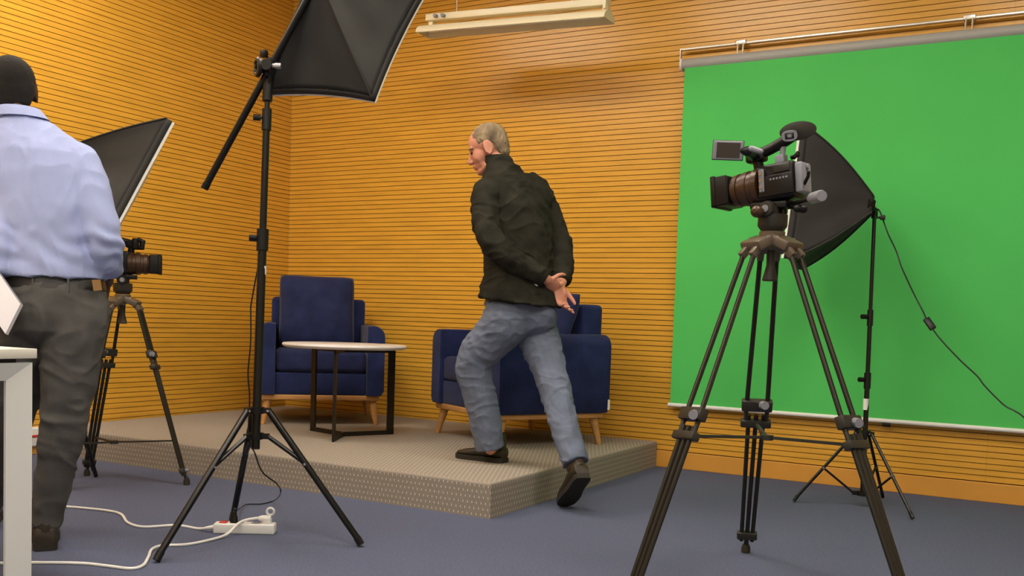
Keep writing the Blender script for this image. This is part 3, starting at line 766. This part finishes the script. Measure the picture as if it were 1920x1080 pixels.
pts = [onz(x, y, h) for x, y in ((-60, 1052), (0, 1056), (62, 1055), (150, 1056), (200, 1061), (245, 1066), (268, 1060), (278, 1045), (285, 1030), (305, 1023), (350, 1021))]+[onz(395, 1012, .006), onz(425, 1002, .012), XS @ V((.10, -.012, .045)), XS @ V((.13, .012, .056)), XS @ V((.17, .03, .060)), pl+V((0, 0, .022))]
MB().tube(spline(pts, 8), .0055, 10).build('cord', 'plug', o)
dd = (XS.to_3x3() @ V((1, 0, 0)))
MB().tube([pl-dd*.035+Z*.018, pl-dd*.02+Z*.017, pl+dd*.015+Z*.017], [.007, .013, .015], 14).tube([pl+Z*.0, pl+Z*.02], .018, 16).build('plug_body', 'plug', o)
ring = []
rc = pl+dd*.012+Z*.045; n2 = XS.to_3x3() @ V((0, 1, 0))
m = MB(); R_, r_ = .014, .005
m.loft([(rc+(dd*math.cos(a)+Z*math.sin(a))*R_, (dd*math.cos(a)+Z*math.sin(a))*r_, n2*r_) for a in [2*PI*k/20 for k in range(20)]], 10, cap=False, close=True); m.build('plug_ring', 'plug', o)
# thin black flex of the boom lamp: down the pole, loops on the floor, plug in the strip
o = thing('lamp_flex', 'thin black flex looping from the tall light stand down to the power strip', 'cable', onz(525, 930))
pb = XS @ V((.075, .03, .041))
MB().tube(spline([at(470, 575, 3.75), at(470, 640, 3.74), at(465, 700, 3.73), at(468, 745, 3.72), at(466, 820, 3.68), at(478, 850, 3.68), at(492, 885, 3.72), at(520, 908, 3.76), at(526, 925, 3.78), onz(515, 938, .02), onz(490, 945, .006), onz(462, 946, .01), onz(448, 955, .02), pb+Z*.055, pb+Z*.03], 8), .0028, 8).build('cord', 'black', o)
MB().tube(spline([at(488, 480, 3.71), at(478, 530, 3.73), at(470, 575, 3.75)], 6), .0028, 8).build('cord', 'black', o)
MB().tube([pb, pb+Z*.022, pb+Z*.045], [.016, .013, .006], 14).build('plug_body', 'blackp', o)
# lead of the right softbox with inline switch
o = thing('lamp_lead', 'thin black lead with an inline switch crossing in front of the green screen', 'cable', onz(1740, 1000))
s0 = at(1741, 607, 4.5)
MB().tube(spline([at(1640, 392, 4.83), at(1648, 394, 4.80), at(1655, 410, 4.78), at(1664, 436, 4.74), at(1680, 470, 4.70), at(1690, 500, 4.66), at(1712, 548, 4.60), at(1730, 583, 4.54), at(1737, 598, 4.52)], 8), .0035, 8).build('cord', 'black', o)
MB().tube(spline([at(1748, 616, 4.49), at(1765, 638, 4.46), at(1800, 675, 4.40), at(1832, 705, 4.36), at(1845, 722, 4.34), at(1870, 748, 4.30), at(1886, 762, 4.28), at(1905, 772, 4.25), at(1925, 788, 4.22), at(1990, 860, 4.1), at(2040, 980, 3.9), at(2060, 1040, 3.8)], 8), .0035, 8).build('cord', 'black', o)
MB().bar(at(1736, 597, 4.52), at(1750, 617, 4.49), .030, .018, ref=-LFW, r=.004).build('inline_switch', 'blackp', o)
q = at(1655, 408, 4.76); MB().tube([at(1643, 408, 4.86), q], .006, 8).rbox((-.012, -.008, -.012), (.012, .008, .012), .003, 2, Matrix.Translation(q)).build('cord_clip', 'blackp', o)
# wall socket glimpsed between the desk leg and the trousers
c = onleft(70, 818, .012); t = thing('wall_socket', 'white wall socket low on the left wall, between desk leg and trousers', 'wall socket', (0, c.y, c.z-.05))
MB().rbox((.001, c.y-.09, c.z-.055), (.035, c.y+.03, c.z+.055), .008).build('faceplate', 'plug', t)
MB().rbox((.034, c.y-.07, c.z-.002), (.038, c.y+.01, c.z+.012), .002).build('switch', 'red', t, label='reddish switch')
#PART3
# ================================================================== people
def basis(f, up):
    f = V(f).normalized(); up = V(up); l = up.cross(f).normalized(); u = f.cross(l)
    return f, l, u
def mtx(p, f, l, u): return Matrix(((f.x, l.x, u.x, p.x), (f.y, l.y, u.y, p.y), (f.z, l.z, u.z, p.z), (0, 0, 0, 1)))
def head(mb, X, n=28):
    m = MB(X)
    m.ell((-.012, 0, .038), .098, .076, .084, n, 18)         # cranium
    m.ell((-.035, 0, .005), .070, .070, .075, n, 14)
    m.ell((.030, 0, -.012), .062, .062, .075, n, 14)          # face
    m.ell((.038, 0, -.058), .045, .050, .048, n, 12)          # jaw
    m.ell((.068, 0, -.094), .022, .024, .019, 16, 10)         # chin
    m.tube([(.010, -.048, -.075), (.062, -.018, -.094), (.072, 0, -.096), (.062, .018, -.094), (.010, .048, -.075)], .017, 10, round_=True)
    m.ell((.068, 0, .026), .022, .050, .018, 16, 8)           # brow
    m.tube([(.082, 0, .012), (.092, 0, -.010), (.101, 0, -.030)], [.010, .013, .016], 12, round_=True)   # nose
    m.ell((.092, .014, -.036), .011, .009, .009, 10, 8).ell((.092, -.014, -.036), .011, .009, .009, 10, 8)
    m.ell((.088, 0, -.058), .013, .024, .006, 14, 8).ell((.085, 0, -.070), .013, .021, .007, 14, 8)      # lips
    for s in (-1, 1):
        m.ell((.048, s*.036, -.026), .030, .022, .034, 14, 10)  # cheek
        m.loft([((-.010+.0*k, s*(.066+.008*k), -.006), V((.015-.001*k, s*.004, .004)), V((-.006, 0, .030-.002*k))) for k in (0, 1, 2)], 16)
    for s in (-1, 1):
        m.tube([(-.012+.019*math.cos(a), s*(.080+.003*math.cos(a)), -.004+.034*math.sin(a)) for a in [2.2+k*.42 for k in range(-7, 8)]], .0042, 8, round_=True)
    o = len(mb.v); mb.v += m.v; mb.f += [tuple(i+o for i in f) for f in m.f]; mb.mi += [0]*len(m.f)
def hand(mb, X, side, curl, thumb=.5, s=1.0, spread=.06):
    # local: x towards the fingertips, y towards the thumb * side, z out of the palm
    m = MB(X @ Matrix.Scale(s, 4)); y = side
    m.loft([((-.035, 0, 0), (0, .024, 0), (0, 0, .018)), ((0, 0, 0), (0, .027, 0), (0, 0, .018)), ((.03, y*.002, .001), (0, .037, 0), (0, 0, .0165)), ((.065, 0, .001), (0, .041, 0), (0, 0, .014)), ((.088, 0, 0), (0, .039, 0), (0, 0, .011)), ((.094, 0, 0), (0, .034, 0), (0, 0, .007))], 18)
    m.ell((.028, y*.022, .010), .030, .016, .014, 12, 8)
    Ls = (.078, .086, .080, .062); ys = (.030, .0105, -.009, -.028)
    for k in range(4):
        L = Ls[k]; p = V((.082, y*ys[k], 0)); a = 0; pts = [p-V((.02, 0, 0)), p]; yaw = y*ys[k]/.03*spread
        for j, (q, c) in enumerate(((.45, curl[k]), (.31, curl[k]*1.1), (.24, curl[k]*.7))):
            a += c; d = V((math.cos(a)*math.cos(yaw), math.sin(yaw)*math.cos(a), math.sin(a))); p = p+d*L*q; pts.append(p.copy())
        m.tube(pts, [.0095, .0095, .0088, .0080, .0066], 10, round_=True)
    p = V((.016, y*.026, .004)); pts = [p]
    for j, (q, c) in enumerate(((.042, thumb), (.030, thumb*.6), (.024, thumb*.25))):
        d = V((math.cos(c), y*math.sin(c)*.9, .35)).normalized(); p = p+d*q; pts.append(p.copy())
    m.tube(pts, [.014, .0115, .0102, .0082], 10, round_=True)
    o = len(mb.v); mb.v += m.v; mb.f += [tuple(i+o for i in f) for f in m.f]; mb.mi += [0]*len(m.f)
def limb(mb, pts, radii, k=5, n=16, rd=True):
    P = spline(pts, k); R = []
    for i in range(len(pts)-1):
        for j in range(k): t = j/k; t = t*t*(3-2*t); R.append(radii[i]*(1-t)+radii[i+1]*t)
    R.append(radii[-1]); mb.tube(P, R, n, round_=rd); return mb
def shoe(X, parent, L=.285, ch=1.0):
    # x to the toe, origin under the heel
    m = MB(X); rs = []
    for x, zt, hw, yo in ((0, .075, .034, 0), (.012, .088, .038, 0), (.06, .094, .039, 0), (.10, .086, .040, 0), (.14, .070, .043, 0), (.19, .056, .048, 0), (.235, .048, .046, 0), (.268, .040, .036, 0), (.283, .030, .020, 0)):
        x *= L/.285; zc = (.020+zt)/2; rs.append(((x, yo, zc), (0, hw, 0), (0, 0, (zt-.016)/2)))
    m.loft(rs, 20, pw=.85)
    m.loft([((.052, 0, .07), (.056, 0, 0), (0, .040, 0)), ((.056, 0, .07+.04*ch), (.056, 0, 0), (0, .042, 0)), ((.060, 0, .07+.078*ch), (.052, 0, 0), (0, .043, 0))], 20)
    up = m.build('shoe', 'shoe', parent, 50)
    s = MB(X); pr = [(-.004, .030), (.02, .040), (.07, .041), (.12, .041), (.18, .050), (.23, .050), (.265, .042), (.288, .020)]
    pr = [(v.x, v.y) for v in spline([V((x, y, 0)) for x, y in pr], 4)]
    poly = [(x*L/.285, y) for x, y in pr]+[(x*L/.285, -y) for x, y in pr[::-1]]
    s.prism(poly, (0, 0, 0), (1, 0, 0), (0, 1, 0), (0, 0, 1), .024).build('sole', 'sole', up, 40)
    ls = MB(X)
    for k in range(4):
        x = .115+.018*k; z = .083-.0085*k; ls.tube([(x, -.022, z-.006), (x+.004, 0, z+.004), (x, .022, z-.006)], .0022, 6)
    ls.build('laces', 'leather', up)
    return up
# ---------------------------------------------- the walking man
def walker():
    Lr = V((-.05, -1, 0)).normalized(); hd = V((-1, .05, 0)).normalized()      # his left, his heading
    root = thing('person', 'grey-haired man in black jacket stepping onto the stage, hands clasped behind him', 'person', onz(905, 867, PZ))
    ft = onz(905, 867, PZ)
    LH, LK, LA = at(955, 592, 4.71), at(888, 682, 4.80), at(920, 838, 4.87)
    RH, RK, RA = at(996, 592, 4.85), at(1034, 706, 4.70), at(1076, 892, 4.52)
    toe = onz(1058, 951, 0); dh = (LFW*.93-LRT*.30).normalized(); pt = math.radians(37)
    rdx = dh*math.cos(pt)-Z*math.sin(pt); lf2 = Z.cross(rdx).normalized(); upv = rdx.cross(lf2); Lh = .285
    hp = toe-rdx*Lh+Z*.004
    RA = hp+rdx*.052+upv*.105
    pel = at(972, 574, 4.78)
    T = [(at(972, 560, 4.78), .185, .150), (at(974, 505, 4.79), .180, .140), (at(972, 445, 4.82), .195, .138), (at(966, 390, 4.86), .205, .132), (at(958, 352, 4.89), .190, .112), (at(948, 326, 4.91), .115, .080), (at(940, 308, 4.92), .068, .064)]
    LS, LE, LW = at(913, 368, 4.72), at(924, 457, 4.57), at(1022, 522, 4.62)
    RS, RE, RW = at(1003, 356, 5.02), at(1050, 458, 4.95), at(1053, 528, 4.76)
    hc = at(914, 281, 4.95)
    f, l, u = basis(-LRT*.93-Z*.36+LFW*.10, Z)
    HX = mtx(hc, f, l, u)
    # body: one continuous skin from head to feet
    b = MB(); head(b, HX)
    b.loft([(HX @ V((-.03, 0, -.02)), f*.055, l*.055), (at(930, 303, 4.935), f*.056, l*.056), (T[6][0], hd*.058, Lr*.06), (T[5][0], hd*.06, Lr*.08), (T[4][0], hd*.08, Lr*.15), (T[3][0], hd*.10, Lr*.16), (T[2][0], hd*.105, Lr*.15), (T[1][0], hd*.11, Lr*.15), (T[0][0], hd*.115, Lr*.155), (pel-Z*.06, hd*.09, Lr*.12)], 20)
    limb(b, [T[4][0]+Lr*.10, LS, LE, LW], [.06, .045, .036, .026]); limb(b, [T[4][0]-Lr*.10, RS, RE, RW], [.06, .045, .036, .026])
    limb(b, [pel+Lr*.06, LH-Z*.03, LK, LA], [.09, .085, .055, .036]); limb(b, [pel-Lr*.06, RH-Z*.03, RK, RA], [.09, .085, .052, .036])
    # right hand: open, palm towards the viewer, below the gripping left hand
    hw = at(1047, 536, 4.715); b.tube([RW, hw], [.027, .026], 14)
    x = (at(1052, 566, 4.70)-hw).normalized(); zz = (-LFW*.75+LRT*.65).normalized(); zz = (zz-x*zz.dot(x)).normalized(); yy = zz.cross(x)
    side = 1 if yy.dot(LRT) > 0 else -1
    hand(b, mtx(hw, x, yy, zz), side, (.30, .42, .52, .60), .55, .98)
    # left hand wrapped round the right wrist
    lw = at(1027, 526, 4.635); b.tube([LW, lw], [.027, .025], 14)
    x = (at(1046, 545, 4.70)-lw).normalized(); zz = (LFW*.8-Z*.1+LRT*.3); zz = (zz-x*zz.dot(x)).normalized(); yy = zz.cross(x)
    side = 1 if yy.z > 0 else -1
    hand(b, mtx(lw, x, yy, zz), side, (.75, .75, .7, .65), 1.15, .86)
    for A_ in (LA, RA): b.ell(A_, .034, .034, .04, 14, 10)
    fuse(b, 'body', 'skinl', root, .004, 5)
    for s in (-1, 1): MB(HX).ell((.074, s*.031, .004), .011, .012, .010, 14, 10).build('eye', 'eye', root)
    for s in (-1, 1): MB(HX).tube([(.082, s*.014, .022), (.082, s*.034, .028), (.066, s*.052, .022)], .0048, 8, round_=True).build('eyebrow', 'hairg', root)
    # hair: receding at the forehead, full at the back
    h = MB(HX); h.ell((-.022, 0, .046), .095, .080, .083, 28, 18); h.ell((-.060, 0, .012), .056, .074, .075, 26, 14); h.ell((-.066, 0, -.034), .040, .058, .040, 20, 12)
    for s in (-1, 1): h.ell((.004, s*.056, .046), .034, .022, .028, 16, 10)
    fuse(h, 'hair', 'hairg', root, .004, 2, .003, 60, (1, 1, .5))
    # jacket
    j = MB(); hem = at(976, 564, 4.765)
    j.loft([(hem-Z*.005, hd*.200+Z*.022, Lr*.215), (at(973, 552, 4.77), hd*.186, Lr*.205)]+[(c, hd*(bb+.018), Lr*(aa+.012)) for c, aa, bb in T[1:5]]+[(T[5][0], hd*.088, Lr*.125), (T[6][0]-Z*.0, hd*.074, Lr*.078)], 30)
    limb(j, [T[4][0]+Lr*.08-Z*.02, LS, LE+hd*.0, LW], [.085, .072, .060, .043], rd=False); limb(j, [T[4][0]-Lr*.08-Z*.02, RS, RE, RW], [.085, .072, .060, .044], rd=False)
    j.ell(at(1000, 378, 4.95), .09, .09, .09, 20, 12)
    j.loft([(T[6][0]-Z*.02, hd*.078, Lr*.080), (at(936, 302, 4.925), hd*.068, Lr*.068), (at(933, 297, 4.93), hd*.066, Lr*.066)], 24)
    cut = None
    fuse(j, 'jacket', 'jacket', root, .0065, 4, .008, 10, (1, 1, 1.2))
    # stitched collar stand
    MB().loft([(at(937, 308, 4.925), (f*.3+hd).normalized()*.073, Lr*.070), (at(931, 294, 4.935), (f*.3+hd).normalized()*.067, Lr*.066)], 28).build('collar', 'jacket', root, 60)
    MB().bar(at(1000, 531, 4.60)-Z*.0, at(1008, 536, 4.605), .004, .006).build('zip_pull', 'steel', root, 0)
    # jeans
    q = MB()
    q.loft([(at(970, 548, 4.785), hd*.135, Lr*.175), (pel, hd*.155, Lr*.185), (at(974, 600, 4.78), hd*.140, Lr*.175), (at(976, 618, 4.785), hd*.09, Lr*.12)], 28)
    limb(q, [pel+Lr*.07+hd*.02, LH-Z*.01, LH.lerp(LK, .5)+hd*.005, LK, LK.lerp(LA, .45)+hd*.0, LA-Z*.005], [.120, .118, .104, .087, .080, .072], rd=False)
    limb(q, [pel-Lr*.07, RH-Z*.01, RH.lerp(RK, .5), RK, RK.lerp(RA, .5)+hd*.005, RA], [.120, .116, .098, .080, .068, .062], rd=False)
    q.ell(at(1000, 590, 4.74), .115, .115, .11, 20, 12)
    def folds(p, n):
        d = 0
        for c, r, am, fr in ((LK, .20, .006, 95), (LA, .12, .005, 110), (RK, .20, .005, 85), (RA, .12, .004, 110), (LH, .16, .004, 70)):
            w = max(0, 1-(p-c).length/r)
            if w: d += am*w*max(-.4, math.sin((p.z+.35*p.x+.16*noise.noise(p*5))*fr*.8))*(.45+1.1*abs(noise.noise(p*7+V((3, 1, 2)))))
        return d
    fuse(q, 'jeans', 'jeans', root, .0055, 4, .0055, 10, (1, 1, 1.6), folds)
    # shoes: front one flat on the stage, rear one pushing off from its toe
    a = onz(946, 868, PZ); bpt = onz(858, 857, PZ); d = (bpt-a); d.z = 0; d.normalize(); lft = Z.cross(d)
    shoe(mtx(a+Z*.001, d, lft, Z), root, .285)
    sh = shoe(mtx(hp, rdx, lf2, upv), root, Lh, .35)
    return root
walker()
# ---------------------------------------------- the man in the blue shirt
def shirt_man():
    root = thing('person', 'man in light blue shirt and dark trousers seen from behind, holding white papers', 'person', onz(85, 1038))
    rt = LRT; fw = (LFW-LRT*.25).normalized(); rt = fw.cross(Z)
    D = 3.47
    RH, RK, RA = at(140, 598, D), at(120, 790, D), at(85, 985, 3.50)
    LH, LK, LA = at(58, 604, D), at(22, 790, 3.62), at(-22, 945, 3.80)
    pel = at(100, 585, D)
    T = [(at(101, 527, D), .170, .125), (at(100, 460, D), .168, .125), (at(97, 390, D), .178, .130), (at(89, 330, D), .190, .122), (at(78, 288, D), .180, .105), (at(62, 254, 3.48), .128, .082), (at(44, 222, 3.49), .068, .066)]
    RS, RE, RW = at(154, 315, D), at(194, 450, 3.43), at(200, 508, 3.60)
    LS, LE, LW = at(2, 320, D), at(8, 440, 3.38), at(-12, 512, 3.34)
    hc = at(22, 171, 3.52); f, l, u = basis(fw-rt*.25+Z*.02, Z-rt*.06); HX = mtx(hc, f, l, u)
    b = MB(); head(b, HX)
    b.loft([(HX @ V((-.025, 0, -.02)), f*.056, l*.058), (at(34, 205, 3.5), fw*.058, rt*.060), (T[6][0], fw*.058, rt*.062), (T[5][0], fw*.06, rt*.085), (T[4][0], fw*.08, rt*.15), (T[3][0], fw*.09, rt*.155), (T[2][0], fw*.10, rt*.145), (T[1][0], fw*.10, rt*.14), (T[0][0], fw*.10, rt*.14), (pel-Z*.06, fw*.09, rt*.12)], 20)
    limb(b, [T[4][0]+rt*.10, RS, RE, RW], [.06, .042, .034, .025]); limb(b, [T[4][0]-rt*.10, LS, LE, LW], [.06, .042, .034, .025])
    limb(b, [pel+rt*.06, RH-Z*.03, RK, RA], [.09, .08, .055, .038]); limb(b, [pel-rt*.06, LH-Z*.03, LK, LA], [.09, .08, .055, .038])
    hw = at(200, 530, 3.66); b.tube([RW, hw], [.026, .025], 14); x = (fw-Z*.9-rt*.2).normalized(); zz = (-rt-x*(-rt).dot(x)).normalized(); yy = zz.cross(x)
    hand(b, mtx(hw, x, yy, zz), 1 if yy.dot(fw) > 0 else -1, (.35, .4, .45, .5), .5, .95)
    hw2 = at(-18, 530, 3.34); b.tube([LW, hw2], [.026, .025], 14); x = (-Z+fw*.15).normalized(); zz = (rt-x*rt.dot(x)).normalized(); yy = zz.cross(x)
    hand(b, mtx(hw2-rt*.03, x, yy, zz), 1 if yy.dot(fw) > 0 else -1, (.45, .5, .5, .55), .5, .95)
    fuse(b, 'body', 'skind', root, .005, 3)
    h = MB(HX); h.ell((-.014, 0, .036), .100, .080, .086, 28, 18); h.ell((-.040, 0, .008), .070, .076, .078, 26, 14); h.ell((-.052, 0, -.032), .048, .063, .045, 20, 12)
    fuse(h, 'hair', 'hairb', root, .005, 2, .001, 60)
    s = MB()
    s.loft([(at(101, 521, D), fw*.145, rt*.182)]+[(c, fw*(bb+.014), rt*(aa+.008)) for c, aa, bb in T[1:5]]+[(T[5][0], fw*.088, rt*.135), (T[6][0], fw*.070, rt*.076)], 30)
    limb(s, [T[4][0]+rt*.07-Z*.02, RS, RE, at(206, 508, 3.54)], [.068, .070, .060, .042], rd=False); limb(s, [T[4][0]-rt*.07-Z*.02, LS, LE, LW], [.068, .074, .062, .044], rd=False)
    def folds(p, n):
        w = max(0, 1-abs((p-T[0][0]).z-.06)/.14); d = .005*w*math.sin((p.z*1.0+.4*p.dot(rt)+.06*noise.noise(p*8))*70)
        w = max(0, 1-(p-RE).length/.16)+max(0, 1-(p-LE).length/.16); d += .006*w*math.sin((p.z+.06*noise.noise(p*10))*80)
        return d
    fuse(s, 'shirt', 'shirt', root, .0065, 4, .0042, 11, (1, 1, .5), folds)
    c0, c1 = at(44, 222, 3.485), at(36, 203, 3.49)
    MB().loft([(c0, fw*.080, rt*.086), (c0.lerp(c1, .5), fw*.074, rt*.078), (c1, fw*.068, rt*.070), (c1+Z*.002, fw*.062, rt*.064)], 32).build('collar', 'shirt', root, 70)
    q = MB()
    q.loft([(at(101, 519, D), fw*.118, rt*.163), (at(101, 545, D), fw*.132, rt*.172), (pel, fw*.138, rt*.176), (at(100, 620, D), fw*.125, rt*.165), (at(98, 645, D), fw*.07, rt*.11)], 28)
    limb(q, [pel+rt*.07, RH, RH.lerp(RK, .5), RK, RK.lerp(RA, .5), RA+Z*.0], [.12, .108, .096, .078, .064, .050], rd=False)
    limb(q, [pel-rt*.07, LH, LH.lerp(LK, .5), LK, LK.lerp(LA, .5), LA], [.12, .108, .092, .072, .062, .052], rd=False)
    def tf(p, n):
        d = 0
        for c, r, am, fr in ((RK, .26, .005, 75), (RA, .14, .005, 100), (RH-Z*.08, .16, .004, 70)):
            w = max(0, 1-(p-c).length/r)
            if w: d += am*w*max(-.4, math.sin((p.z+.45*p.dot(rt)+.18*noise.noise(p*4.5))*fr*.8))*(.35+1.2*abs(noise.noise(p*6+V((3, 1, 2)))))
        return d
    fuse(q, 'trousers', 'trouser', root, .0065, 4, .005, 8, (1, 1, 1.4), tf)
    MB().loft([(at(101, 524, D), fw*.125, rt*.170), (at(101, 541, D), fw*.131, rt*.1755)], 40).build('belt', 'leather', root, 60)
    for px in (62, 128): p = at(px, 534, D-.128); MB().bar(p-Z*.028, p+Z*.022, .012, .006, ref=rt).build('belt_loop', 'trouser', root, 0)
    p = at(181, 533, 3.41); MB().bar(p-Z*.022+rt*.004, p+Z*.016-rt*.002, .030, .005, ref=rt.cross(Z)+rt*.8).build('leather_patch', 'patch', root, 0, label='small tan leather patch')
    for A_, dd, hp in ((RA, (LFW-LRT*.48), onz(88, 1036)), (LA, (LFW-LRT*.5), onz(-18, 985))):
        dd = dd.normalized(); lft = Z.cross(dd); o = V((A_.x, A_.y, 0))-dd*.055
        shoe(mtx(o+Z*.001, dd, lft, Z), root, .29)
    # papers in his left hand
    c = at(38, 570, 3.27); e1 = (at(2, 518, 3.30)-c).normalized(); e2 = (at(10, 626, 3.25)-c); L2 = e2.length; e2 = (e2-e1*e2.dot(e1)).normalized(); e2b = (at(10, 626, 3.25)-c).normalized()
    n = e1.cross(e2b).normalized(); n = n if n.dot(LFW) > 0 else -n
    t = thing('paper_stack', 'thick stack of white papers held by the man in the blue shirt', 'papers', c+e2b*L2)
    A4 = .297
    vs = [c, c+e1*A4*.8, c+e1*A4*.8+e2b*L2*1.0, c+e2b*L2]; k = n*.016-rt*.0
    MB().add(vs+[v+k for v in vs], [(0, 1, 2, 3), (7, 6, 5, 4), (0, 4, 5, 1), (1, 5, 6, 2), (2, 6, 7, 3), (3, 7, 4, 0)]).build('pages', 'paper', t, 0)
    m = MB()
    for i in range(5): o2 = k*(i+.5)/5-e2b*.0006; m.bar(c+o2, c+o2+e1*A4*.8, .0008, .0012)
    m.build('page_edges', 'greyp', t, 0)
shirt_man()
# ------------------------------------------------------------------ world and view
w = bpy.data.worlds.new('world'); scn.world = w; w.use_nodes = True
w.node_tree.nodes['Background'].inputs[0].default_value = (.8, .85, 1, 1); w.node_tree.nodes['Background'].inputs[1].default_value = .2
scn.view_settings.view_transform = 'Standard'; scn.view_settings.look = 'None'; scn.view_settings.exposure = 0.0; scn.view_settings.gamma = 1; scn.view_settings.use_curve_mapping = False
